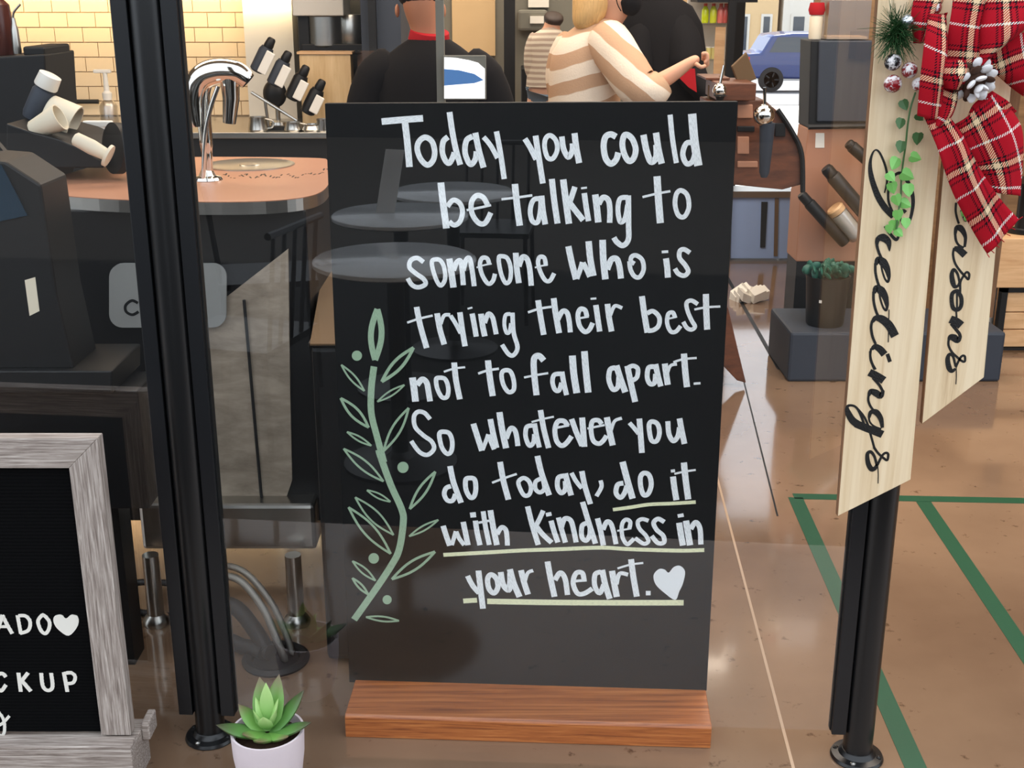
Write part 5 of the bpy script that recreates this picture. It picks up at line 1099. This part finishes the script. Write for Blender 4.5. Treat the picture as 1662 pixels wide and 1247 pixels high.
for s in (-1, 1): obj('trouser_leg', M().loft([(Vector((c.x + s * .1, Y3, z_)), a_, a_) for z_, a_ in ((.09, .065), (.45, .08), (.95, .115))]), 'blackcloth', t, smooth=True)

# far person
Y4 = 8.3
P = lambda a, b, dy=0: PY(a, b, Y4 + dy)
c = P(886, 100)
t = person('person with dark brown hair, striped top and blue jeans far back in the room', Vector((c.x, Y4, 0)))
pts = [(Vector((c.x, Y4, .78)), .13, .1), (P(886, 100), .11, .09), (P(890, 60), .12, .08), (P(896, 45), .045, .045), (P(897, 30), .06, .07), (P(872, 65), .045, .045), (P(868, 100), .04, .04), (P(876, 130), .03, .03), (P(908, 65), .045, .045), (P(915, 100), .04, .04), (P(908, 130), .03, .03)]
ed = [(0, 1), (1, 2), (2, 3), (3, 4), (2, 5), (5, 6), (6, 7), (2, 8), (8, 9), (9, 10)]
legs(pts, ed, 0, Vector((c.x, Y4, 0)), .78, .07, .08)
skin('body', pts, ed, 'skin', t)
obj('striped_top', M().loft([(P(888, 140), .14, .115), (P(888, 95), .125, .105), (P(889, 72), .135, .1), (P(890, 58), .12, .09), (P(893, 49), .07, .07), (P(895, 44), .045, .05)]), 'shirtstripe', t, smooth=True)
for s_, a0, a1 in ((0, 875, 866), (1, 905, 916)): obj('top_sleeve', M().tube(cat_rom([P(a0, 58), P(a1, 80), P(a1, 112), P((a1 + 890) / 2, 130)], 4), [.05] + [.06] * 12, 14), 'shirtstripe', t, smooth=True)
skin('hair', [(P(900, 22, -.02), .078, .08), (P(898, 34, .01), .07, .07), (P(897, 44, .02), .04, .04)], [(0, 1), (1, 2)], 'hairbr', t)
skin('jeans', [(P(888, 122), .135, .11), (P(876, 160), .09, .09), (P(876, 260), .06, .06), (P(902, 160), .09, .09), (P(902, 260), .06, .06)], [(0, 1), (1, 2), (0, 3), (3, 4)], 'denim', t)

# ---------------------------------------------------------------- mid-room furniture
x0, x1 = hpx(846, 8.6), hpx(880, 8.6)
t = obj('side_cabinet', M().box((x0, 8.6, 0), (x1, 8.9, zpx(110, 8.6))), 'darker', bevel=.01); tag(t, 'black cabinet beside the person in blue jeans', 'cabinet')
t = thing('towel_dispenser', 'grey dispenser on the far wall above the dark haired person', 'dispenser', (hpx(872, 9.1), 9.1, zpx(50, 9.1)))
obj('case', M().box((hpx(840, 9.1), 9.05, zpx(50, 9.1)), (hpx(888, 9.1), 9.19, zpx(16, 9.1))), 'wall', t, bevel=.02); obj('white_sheet', M().box((hpx(860, 9.0), 9.03, zpx(38, 9.05)), (hpx(882, 9.05), 9.049, zpx(26, 9.05))), 'white', t)
t = obj('wall_notice', M().box((hpx(857, 9.16), 9.16, zpx(12, 9.16)), (hpx(890, 9.16), 9.19, zpx(-15, 9.16))), 'white'); tag(t, 'white notice high on the far grey wall', 'notice')
# drinks chiller
Yd = 7.3
xa, xb = hpx(1128, Yd), hpx(1196, Yd)
t = thing('drinks_chiller', 'open glass chiller with lit shelves of drinks beside the bright window', 'fridge', ((xa + xb) / 2, Yd + .25, 0))
obj('back_panel', M().box((xa, Yd + .4, .0), (xb, Yd + .44, 1.95)), 'wallc', t); obj('post', M().box((hpx(1178, Yd), Yd - .01, 0), (hpx(1190, Yd), Yd + .03, 1.95)), 'darker', t)
obj('plinth', M().box((xa, Yd, 0), (xb, Yd + .44, .5)), 'darker', t)
shz = []
for py in (37, 95, 150):
    z = zpx(py, Yd + .1); shz.append(z); obj('shelf', M().box((xa, Yd + .04, z - .012), (hpx(1178, Yd), Yd + .39, z)), 'clear', t)
obj('header', M().box((xa, Yd, zpx(4, Yd)), (xb + .1, Yd + .3, zpx(-16, Yd))), 'dark', t)
obj('wood_side', M().box((hpx(1160, Yd), Yd + .02, .5), (hpx(1176, Yd), Yd + .035, zpx(44, Yd))), 'wooda', t)
for i, (px, m, lb) in enumerate(((1141, (205, 220, 30), 'yellow green'), (1154, (215, 222, 60), 'pale yellow'), (1166, (226, 120, 110), 'pink'), (1174, (216, 100, 90), 'coral'))):
    b_ = Vector((hpx(px, Yd + .1), Yd + .1, shz[0])); q = thing('juice_bottle', lb + ' juice bottle on the top shelf of the chiller', 'bottle', b_, 'juice bottles on the top chiller shelf')
    obj('bottle_body', M().lathe([(.018, 0), (.021, .008), (.021, .07), (.012, .088), (.010, .095)], b_, 16), mat('juice_' + str(i), rgb(*m), .2, emit=.0), q, smooth=True); obj('cap', M().lathe([(.011, .093), (.011, .108)], b_, 12), mat('cap_orange', rgb(225, 90, 50), .5), q)
for i, px in enumerate((1140, 1150, 1158)):
    b_ = Vector((hpx(px, Yd + .12), Yd + .12, shz[1])); q = thing('yogurt_cup', ['left', 'middle', 'right'][i] + ' pale yellow cup on the second chiller shelf', 'cup', b_, 'cups on the second chiller shelf')
    obj('cup_body', M().lathe([(.013, 0), (.017, .06)], b_, 14), mat('cup_yellow', rgb(236, 226, 150), .4), q, smooth=True); obj('lid', M().lathe([(.018, .06), (.018, .066)], b_, 14), 'white', q)
for i, px in enumerate((1134, 1146, 1160)):
    b_ = Vector((hpx(px, Yd + .12), Yd + .12, shz[2])); q = obj('wrapped_snack', M().ball(b_ + UP * .028, .028, 12, 8, (1, .8, .9)), 'cream', smooth=True); tag(q, ['left', 'middle', 'right'][i] + ' pale wrapped snack on the lowest visible chiller shelf', 'snack', 'snacks on the low chiller shelf')
# brown coffee station with chrome balls
Ym = 4.9
t = thing('walnut_station', 'dark walnut coffee station with curved side right of the chalkboard', 'coffee station', (hpx(1230, Ym), Ym + .2, 0))
obj('curved_side', M().prism([PY(a, b, Ym) for a, b in ((1150, 165), (1200, 163), (1240, 162), (1262, 180), (1285, 215), (1300, 250), (1300, 300), (1270, 308), (1190, 300), (1150, 300))], (0, .24, 0)), 'walnut', t, bevel=.004)
obj('lower_case', M().box((hpx(1080, Ym), Ym + .03, .0), (hpx(1178, Ym), Ym + .24, zpx(298, Ym))), 'darker', t)
obj('edge_trim', M().tube(cat_rom([PY(a, b, Ym - .01) for a, b in ((1262, 178), (1285, 213), (1301, 250), (1303, 312))], 5), .01, 8), 'darker', t)
for a, b, c_, e_ in ((1197, 170, 1222, 192), (1197, 205, 1225, 214), (1197, 222, 1216, 250), (1197, 262, 1230, 272), (1258, 200, 1275, 222)):
    obj('cubby', M().prism([PY(a, b, Ym - .012), PY(c_, b, Ym - .012), PY(c_, e_, Ym - .012), PY(a, e_, Ym - .012)], (0, .012, 0)), 'copper' if (a + b) % 2 else 'darker', t, bevel=.003)
obj('wooden_shelf', M().box((hpx(1160, Ym), Ym - .1, zpx(160, Ym)), (hpx(1222, Ym), Ym + .2, zpx(132, Ym))), 'walnut', t, bevel=.004)
obj('wooden_shelf', M().box((hpx(1150, Ym), Ym + .05, zpx(131, Ym)), (hpx(1190, Ym), Ym + .3, zpx(128, Ym))), 'walnut', t)
for i, (px, py, r_, h0, h1) in enumerate(((1240, 187, 18, 142, 288), (1168, 147, 12, 106, 163))):
    Yz = Ym - .12 - .05 * (1 - i); b_ = PY(px, py, Yz); rr = r_ / 1975 * Yz * .97
    q = thing('tap_handle', ['large chrome ball tap with grey tapered handle right of the chalkboard', 'small chrome ball tap above the chalkboard\'s right corner'][i], 'tap', PY(px, h1, Yz))
    obj('chrome_ball', M().ball(b_, rr, 24, 14), 'chrome', q, smooth=True); obj('stem', M().tube([b_ + UP * rr * .9, PY(px + 1 + 6 * i, h0, Yz)], .006, 10), 'chrome', q)
    obj('grip', M().lathe([(.012, 0), (.02, .02), (.03, (b_.z - PY(px, h1, Yz).z) - rr * .7)], PY(px, h1, Yz), 20), 'slate' if i == 0 else 'darker', q, smooth=True)
obj('mount_arm', M().tube([PY(1240, 210, Ym - .17), PY(1240, 210, Ym + .02)], .01, 8), 'steel', bpy.data.objects['walnut_station'])
for i, (pp, lb) in enumerate(((((1188, 108), (1212, 85), (1228, 128), (1200, 140)), 'upper'), (((1150, 140), (1172, 122), (1180, 160), (1150, 164)), 'lower'))):
    q = obj('paper_bag', M().prism([PY(a, b, Ym + .1) for a, b in pp], (0, .03, 0)), 'tan', bevel=.003); tag(q, lb + ' folded tan paper bag on the walnut station', 'bag')
# pale blue cabinet on the floor beyond
fy = PZ(1240, 424).y
t = thing('pale_blue_stand', 'pale blue low stand with dark uprights by the bright window', 'stand', PZ(1245, 424))
obj('panel', M().prism([PY(1188, 320, fy), PY(1288, 318, fy), PY(1288, 342, fy), PY(1300, 342, fy), PY(1298, 420, fy), PY(1186, 420, fy)], (0, .2, 0)), 'paleblue', t, bevel=.004)
obj('upright', M().prism([PY(1236, 328, fy - .01), PY(1246, 328, fy - .01), PY(1242, 402, fy - .01), PY(1234, 402, fy - .01)], (0, .008, 0)), 'dark', t)
obj('upright', M().prism([PY(1258, 322, fy - .01), PY(1264, 322, fy - .01), PY(1262, 416, fy - .01), PY(1256, 416, fy - .01)], (0, .008, 0)), 'tan', t)
obj('top_rail', M().box((PY(1184, 318, fy).x, fy - .02, zpx(320, fy)), (PY(1290, 318, fy).x, fy + .2, zpx(310, fy))), 'steel', t)
fy2 = PZ(1215, 492).y
q = M(); random.seed(2)
for i in range(7):
    c_ = PZ(1198 + i * 6, 486 + (i % 3) * 2); q.obox(c_ + UP * (.03 + .012 * (i % 2)), Vector((.035, .02, .02 * random.uniform(-1, 1))), Vector((-.01, .03, .01)), Vector((.002, 0, .022)))
q = obj('napkin_pile', q, 'white'); tag(q, 'crumpled white napkins on the floor just right of the chalkboard', 'napkin')
fq = PZ(1204, 622); fq.y -= .06
q = obj('fallen_cloth', M().prism([PY(a, b, fq.y) for a, b in ((1150, 480), (1182, 500), (1196, 560), (1211, 622), (1196, 618), (1170, 590), (1150, 580))], (0, .03, 0)), 'walnut', bevel=.004); q.name = 'leaning_panel'; tag(q, 'dark pointed panel leaning out from behind the chalkboard\'s right edge', 'panel')

# ---------------------------------------------------------------- right side display
fy = PZ(1400, 620).y
pf = thing('display_platform', 'dark slate low platform under the black plant pot', 'platform', PZ(1450, 620))
xa, xb = PY(1279, 600, fy).x, PY(1626, 600, fy).x; zp = zpx(540, fy)
obj('platform_slab', M().box((xa, fy, 0), (xb, fy + .42, zp)), 'slate', pf, bevel=.012)
pb_ = PZ(1340, 536, zp); pb_.y = fy + .14; pb_.x = PY(1340, 500, pb_.y).x
pt = thing('black_plant_pot', 'black pot of dark green leafy succulent on the slate platform', 'plant', (pb_.x, pb_.y, zp))
h = zpx(447, pb_.y) - zp; r_ = .092
obj('pot', M().lathe([(.075, 0), (.08, .01), (r_, h - .012), (r_ + .003, h), (r_ - .004, h), (r_ - .01, h - .03)], (pb_.x, pb_.y, zp), 36), 'potblack', pt, smooth=True)
obj('pot_mark', M().obox((pb_.x - .045, pb_.y - .078, zp + h * .55), Vector((.005, -.003, 0)), Vector((0, .001, 0)), Vector((0, 0, .006))), 'white', pt)
obj('soil', M().lathe([(r_ - .01, h - .035), (.001, h - .03)], (pb_.x, pb_.y, zp), 24), 'soil', pt)
random.seed(9); lm = M().ball((0, 0, .0), .024, 8, 6, (.8, .35, 1)).mesh('leaf', smooth=True); lm.materials.append(MT['jade'])
for i in range(85):
    a = random.uniform(0, 6.28); rr = random.uniform(0, .095) ; tl = rr / .095
    o = bpy.data.objects.new('leaf', lm); COL.objects.link(o); o.parent = pt
    o.location = (math.cos(a) * rr, math.sin(a) * rr, h + .01 + random.uniform(0, .05) * (1 - tl * .5)); o.rotation_euler = (random.uniform(-.6, .6) - math.sin(a) * tl * .8, random.uniform(-.5, .5) + math.cos(a) * tl * .8, a)
    s_ = random.uniform(.7, 1.1); o.scale = (s_, s_, s_)
yk2 = fy + .46
t = thing('merchandise_cabinet', 'tall cabinet with copper coloured face under a black screen, behind the plant pot', 'cabinet', (PY(1360, 300, yk2).x, yk2 + .15, 0))
obj('copper_face', M().prism([PY(a, b, yk2) for a, b in ((1312, 208), (1500, 208), (1500, 425), (1292, 425), (1298, 330))], (0, .2, 0)), 'copper', t, bevel=.006)
obj('black_screen', M().prism([PY(a, b, yk2 - .02) for a, b in ((1330, 66), (1420, 66), (1420, 198), (1326, 198))], (0, .22, 0)), 'slate', t, bevel=.006)
obj('screen_surround', M().prism([PY(a, b, yk2 - .005) for a, b in ((1316, 66), (1430, 66), (1430, 208), (1312, 208))], (0, .2, 0)), 'darker', t, bevel=.004)
obj('screen_lip', M().tube([PY(1312, 206, yk2 - .03), PY(1430, 204, yk2 - .03)], .012, 8), 'darker', t)
obj('wood_side', M().prism([PY(a, b, yk2 - .03) for a, b in ((1418, 66), (1440, 66), (1440, 430), (1398, 430))], (0, .2, 0)), 'tan', t)
obj('lower_case', M().box((PY(1292, 450, yk2).x, yk2 + .01, 0), (PY(1500, 450, yk2).x, yk2 + .2, zpx(420, yk2))), 'darker', t)
obj('paper_sticker', M().prism([PY(a, b, yk2 - .002) for a, b in ((1324, 216), (1338, 216), (1338, 240), (1323, 240))], (0, .001, 0)), 'white', t)
Yt = yk2 - .1
for i, (p, q, r_, lb) in enumerate((((1372, 395), (1300, 315), .026, 'lowest black bottle tilted across the copper face'), ((1405, 348), (1340, 272), .032, 'black bottle tilted above the cork topped jar'), ((1410, 262), (1376, 232), .026, 'black bottle end peeping out behind the wooden plank'))):
    a = PY(*p, Yt); b = PY(*q, Yt); dv = b - a; L_ = dv.length
    q_ = thing('tilted_bottle', lb, 'bottle', a); obj('bottle_body', M().lathe([(r_ * .9, 0), (r_, .01), (r_, L_ * .8), (r_ * .9, L_ * .83)], a, 20, dv), 'darker' if i != 1 else 'potblack', q_, smooth=True); obj('cap', M().lathe([(r_ * .85, 0), (r_ * .85, L_ * .12), (r_ * .7, L_ * .16)], a + dv * .84, 18, dv), 'darker', q_, smooth=True)
a = PY(1392, 385, Yt); b = PY(1350, 332, Yt); dv = b - a; L_ = dv.length
q_ = thing('cork_jar', 'frosted jar with tan cork tilted between the black bottles', 'jar', a); obj('jar_body', M().lathe([(.036, 0), (.04, .01), (.04, L_ * .75)], a, 22, dv), 'clearw', q_, smooth=True); obj('cork', M().lathe([(.038, 0), (.04, L_ * .12), (.034, L_ * .16)], a + dv * .76, 22, dv), 'wooda', q_, smooth=True); obj('filling', M().lathe([(.03, .01), (.036, .02), (.036, L_ * .72), (.03, L_ * .74)], a, 20, dv), 'white', q_, smooth=True)
zc3 = zpx(66, yk2 - .02) + .004
t = thing('acrylic_bin', 'clear acrylic bin on top of the black screen cabinet', 'bin', (PY(1375, 60, yk2).x, yk2 + .08, zc3))
obj('bin_wall', M().box((PY(1342, 60, yk2).x, yk2, zc3), (PY(1410, 60, yk2).x, yk2 + .16, zc3 + .16)), 'clearw', t); obj('bin_floor', M().box((PY(1342, 60, yk2).x + .004, yk2 + .004, zc3 + .002), (PY(1410, 60, yk2).x - .004, yk2 + .156, zc3 + .012)), 'wooda', t)
t = thing('treat_jar', 'stack of cream wafers with a red lid left of the acrylic bin', 'jar', (PY(1328, 60, yk2).x, yk2 + .06, zc3))
obj('jar_body', M().lathe([(.026, 0), (.028, .01), (.028, .09), (.024, .1)], (PY(1328, 60, yk2).x, yk2 + .06, zc3), 20), 'cream', t, smooth=True); obj('red_lid', M().lathe([(.03, .1), (.036, .12), (.03, .15)], (PY(1328, 60, yk2).x, yk2 + .06, zc3), 18), 'redcloth', t, smooth=True)
# crate with slats at the right edge
yc3 = PZ(1640, 572).y
t = thing('slatted_crate', 'black framed crate with light wood slats at the right edge', 'crate', PZ(1680, 572))
for i, (a, b) in enumerate(((475, 506), (508, 534), (536, 563))):
    obj('slat', M().box((PY(1632, 500, yc3).x, yc3, zpx(b, yc3)), (PY(1632, 500, yc3).x + .5, yc3 + .018, zpx(a, yc3))), 'wooda', t, bevel=.002)
obj('frame_post', M().box((PY(1622, 500, yc3).x, yc3 - .01, 0), (PY(1632, 500, yc3).x - .001, yc3 + .03, zpx(440, yc3))), 'darker', t); obj('frame_rail', M().box((PY(1622, 500, yc3).x, yc3 - .01, zpx(474, yc3)), (PY(1632, 500, yc3).x + .5, yc3 + .03, zpx(466, yc3))), 'darker', t)
obj('frame_rail', M().box((PY(1622, 500, yc3).x, yc3 - .01, zpx(568, yc3)), (PY(1632, 500, yc3).x + .5, yc3 + .03, zpx(564, yc3))), 'darker', t)
obj('top_board', M().box((PY(1596, 500, yc3).x, yc3 - .03, zpx(465, yc3)), (PY(1632, 500, yc3).x + .5, yc3 + .5, zpx(385, yc3))), 'wooda', t, bevel=.004)
obj('steel_strip', M().box((PY(1600, 500, yc3).x, yc3 + .04, zpx(530, yc3)), (PY(1621, 500, yc3).x, yc3 + .05, zpx(466, yc3))), 'steel', t)
zq = zpx(385, yc3); b_ = Vector((PY(1668, 360, yc3 + .1).x, yc3 + .12, zq + .001)); t = thing('black_cake_stand', 'black round foot of a stand on the crate at the right edge', 'stand', b_)
obj('foot', M().lathe([(.09, 0), (.092, .006), (.05, .014), (.045, .02), (.045, .22)], b_, 30), 'darker', t, smooth=True); obj('plate', M().lathe([(.04, .22), (.13, .225), (.132, .235)], b_, 30), 'darker', t, smooth=True)

# ---------------------------------------------------------------- cars and buildings outside
def car(label, cx_, cy_, z0, col, ln=4.4, h_=1.5, flip=1):
    t = thing('car', label, 'car', (cx_, cy_, z0))
    L2 = ln / 2; s = flip
    prof = [(-L2, .35), (-L2 + .02, .75), (-L2 + .12, .98), (-L2 + .5, 1.0), (-L2 + .75, h_ - .06), (-L2 + 1.3, h_), (L2 - 1.9, h_), (L2 - 1.15, 1.0), (L2 - .25, .85), (L2, .6), (L2, .3)]
    pr_ = [Vector((cx_ + s * a, cy_, z0 + b)) for a, b in prof]
    obj('car_body', M().prism(pr_, (0, 1.75, 0)), col, t, bevel=.06, smooth=True)
    for a0, a1 in ((-L2 + .78, -.25), (-.15, L2 - 1.35)):
        P_ = [Vector((cx_ + s * a, cy_ - .012, z0 + b)) for a, b in ((a0 - .08, 1.02), (a1 + .1, 1.02), (min(a1, L2 - 1.95), h_ - .1), (a0 + .12, h_ - .1))]
        obj('side_window', M().prism(P_, (0, .02, 0)), 'carglass', t)
    for a in (-L2 + .8, L2 - .85):
        c_ = Vector((cx_ + s * a, cy_ - .03, z0 + .32)); w_ = obj('tyre', M().lathe([(.21, 0), (.31, .0), (.32, .03), (.32, .2), (.2, .2)], c_ + Vector((0, 0, 0)), 28, (0, 1, 0)), 'rubber', t, smooth=True)
        obj('rim', M().lathe([(.205, -.0), (.21, .01), (.21, .06)], c_, 24, (0, 1, 0)), 'silver', w_)
        for k_ in range(5):
            an = k_ * 2 * math.pi / 5; dv = Vector((math.cos(an), 0, math.sin(an))); obj('spoke_gap', M().obox(c_ + dv * .13 + Vector((0, -.004, 0)), dv * .055, Vector((-dv.z, 0, dv.x)) * .016, Vector((0, .003, 0))), 'rubber', w_)
    obj('tail_lamp', M().box((cx_ - s * (L2 - .0), cy_ - .01, z0 + .72), (cx_ - s * (L2 - .2), cy_ + .25, z0 + .9)), 'redlamp', t)
    return t
yv = 33
car('blue hatchback parked in the sunny street beyond the window', hpx(1263, yv) + 1.2, yv, gz(yv) + .02, 'carblue', 4.3, 1.5)
yv2 = 20
car('white car outside the small far window', hpx(752, yv2) + .2, yv2, gz(yv2) + 0.0, 'carwhite', 4.5, 1.45, -1)
def building(label, x0, x1, y, h, m, cols, rows):
    z0 = gz(y) - .2; t = thing('building', label, 'building', ((x0 + x1) / 2, y, z0))
    obj('wall', M().box((x0, y, z0), (x1, y + 4, z0 + h)), m, t)
    obj('cornice', M().box((x0 - .1, y - .2, z0 + h), (x1 + .1, y + 4, z0 + h + .3)), 'wallc', t)
    for r in range(rows):
        for c_ in range(cols):
            a = x0 + (x1 - x0) * (c_ + .25) / cols; b = x0 + (x1 - x0) * (c_ + .75) / cols; zz = z0 + .9 + r * 2.8
            w_ = obj('window', M().box((a, y - .05, zz), (b, y - .001, zz + 1.7)), 'wallc', t); obj('pane', M().box((a + .1, y - .07, zz + .1), (b - .1, y - .051, zz + 1.6)), 'carglass', w_)
    return t
building('cream shopfront building across the street', hpx(1150, 50), hpx(1258, 50), 50, 7, 'wallb', 3, 2)
building('pale grey building right of the cream shopfront', hpx(1266, 50), hpx(1420, 50), 50, 9, 'wallc', 3, 3)
building('brown building far left across the street', hpx(520, 50), hpx(880, 50), 50, 7, 'brownwall', 6, 2)
t = thing('white_shade', 'white umbrella top outside near the window', 'umbrella', (hpx(1215, 16), 16, gz(16)))
q = PY(1208, 250, 12.2); t.location = (q.x, 12.2, gz(12.2))
obj('canopy', M().lathe([(.16, -.10), (.12, -.02), (.03, .04), (.001, .06)], (q.x, 12.2, .42), 8), 'white', t); obj('pole', M().tube([(q.x, 12.2, gz(12.2)), (q.x, 12.2, .4)], .012, 8), 'steel', t)

# ---------------------------------------------------------------- patio behind the glass's reflection: round tables and chairs
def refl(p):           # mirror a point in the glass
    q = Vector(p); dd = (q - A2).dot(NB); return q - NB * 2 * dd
def table(vp, z, r, label):
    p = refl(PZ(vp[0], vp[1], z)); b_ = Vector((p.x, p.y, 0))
    t = thing('cafe_table', label, 'table', b_, 'round cafe tables on the patio')
    obj('tabletop', M().lathe([(r - .012, z - .024), (r, z - .018), (r, z - .006), (r - .008, z), (.001, z)], b_, 56), 'tabletop', t, smooth=True)
    obj('column', M().tube([b_ + UP * .02, b_ + UP * (z - .024)], .03, 16), 'black_metal', t, smooth=True); obj('base', M().lathe([(.2, 0), (.2, .012), (.05, .03), (.03, .05)], b_, 36), 'black_metal', t, smooth=True)
    return t, b_
T1, b1 = table((641, 418), .74, .275, 'round pale grey cafe table nearest the glass')
T2, b2 = table((650, 346), .74, .275, 'round pale grey cafe table with the folded menu card')
T3, b3 = table((735, 309), .74, .275, 'round pale grey cafe table farthest from the glass')
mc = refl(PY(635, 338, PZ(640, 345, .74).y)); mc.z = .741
t = obj('menu_card', M().obox(mc + UP * .125, Vector((.04, .01, 0)), Vector((0, .002, 0)), Vector((.02, -.02, .124))), 'tabletop'); tag(t, 'upright pale menu card on the middle cafe table', 'menu card')
def chair(b_, ang, label):
    t = thing('slatted_chair', label, 'chair', b_, 'black slatted chairs on the patio')
    mrot = Matrix.Rotation(ang, 3, 'Z'); X = lambda a, b, c_: b_ + mrot @ Vector((a, b, c_))
    obj('seat', M().obox(X(0, 0, .45), mrot @ Vector((.2, 0, 0)), mrot @ Vector((0, .2, 0)), UP * .012), 'black_metal', t)
    for sx in (-1, 1):
        for sy in (-1, 1): obj('leg', M().tube([X(sx * .19, sy * .19, 0), X(sx * .18, sy * .18, .44)], .011, 8), 'black_metal', t)
    for i in range(5): obj('back_slat', M().tube([X(-.16 + .08 * i, .19, .46), X(-.16 + .08 * i, .23, .84)], .008, 6), 'black_metal', t)
    obj('back_rail', M().tube([X(-.2, .23, .85), X(.2, .23, .85)], .013, 8), 'black_metal', t)
chair(b1 + Vector((-.55, .0, 0)), R(-80), 'black slatted chair left of the nearest cafe table')
chair(b2 + Vector((-.6, -.1, 0)), R(70), 'black slatted chair left of the middle cafe table')
chair(b3 + Vector((.1, -.65, 0)), R(180), 'black slatted chair beyond the farthest cafe table')

# added panel on the grey upright; a white car's reflection painted in glowing colours
Ys = 4.2
t = thing('car_reflection_panel', 'small added panel with a white car reflection painted in glowing white and blue, on the grey upright', 'reflection panel', (hpx(752, Ys), Ys, zpx(160, Ys)))
obj('reflection_backing', M().box((hpx(719, Ys), Ys, zpx(162, Ys)), (hpx(789, Ys), Ys + .015, zpx(90, Ys))), 'wall', t, bevel=.003)
mw = mat('white_reflection_glow', (1, 1, 1, 1), .3, emit=1.1); mb_ = mat('blue_reflection_glow', rgb(70, 110, 160), .3, emit=.6)
def refl_shape(nm, pts, m, d_): obj(nm, M().prism([PY(a, b, Ys - d_) for a, b in pts], (0, .001, 0)), m, t)
refl_shape('reflected_white', ((721, 93), (740, 94), (762, 98), (776, 102), (787, 112), (787, 160), (721, 160)), mw, .002)
refl_shape('reflected_blue_band', ((721, 112), (745, 114), (770, 120), (785, 130), (770, 135), (721, 139)), mb_, .0035)
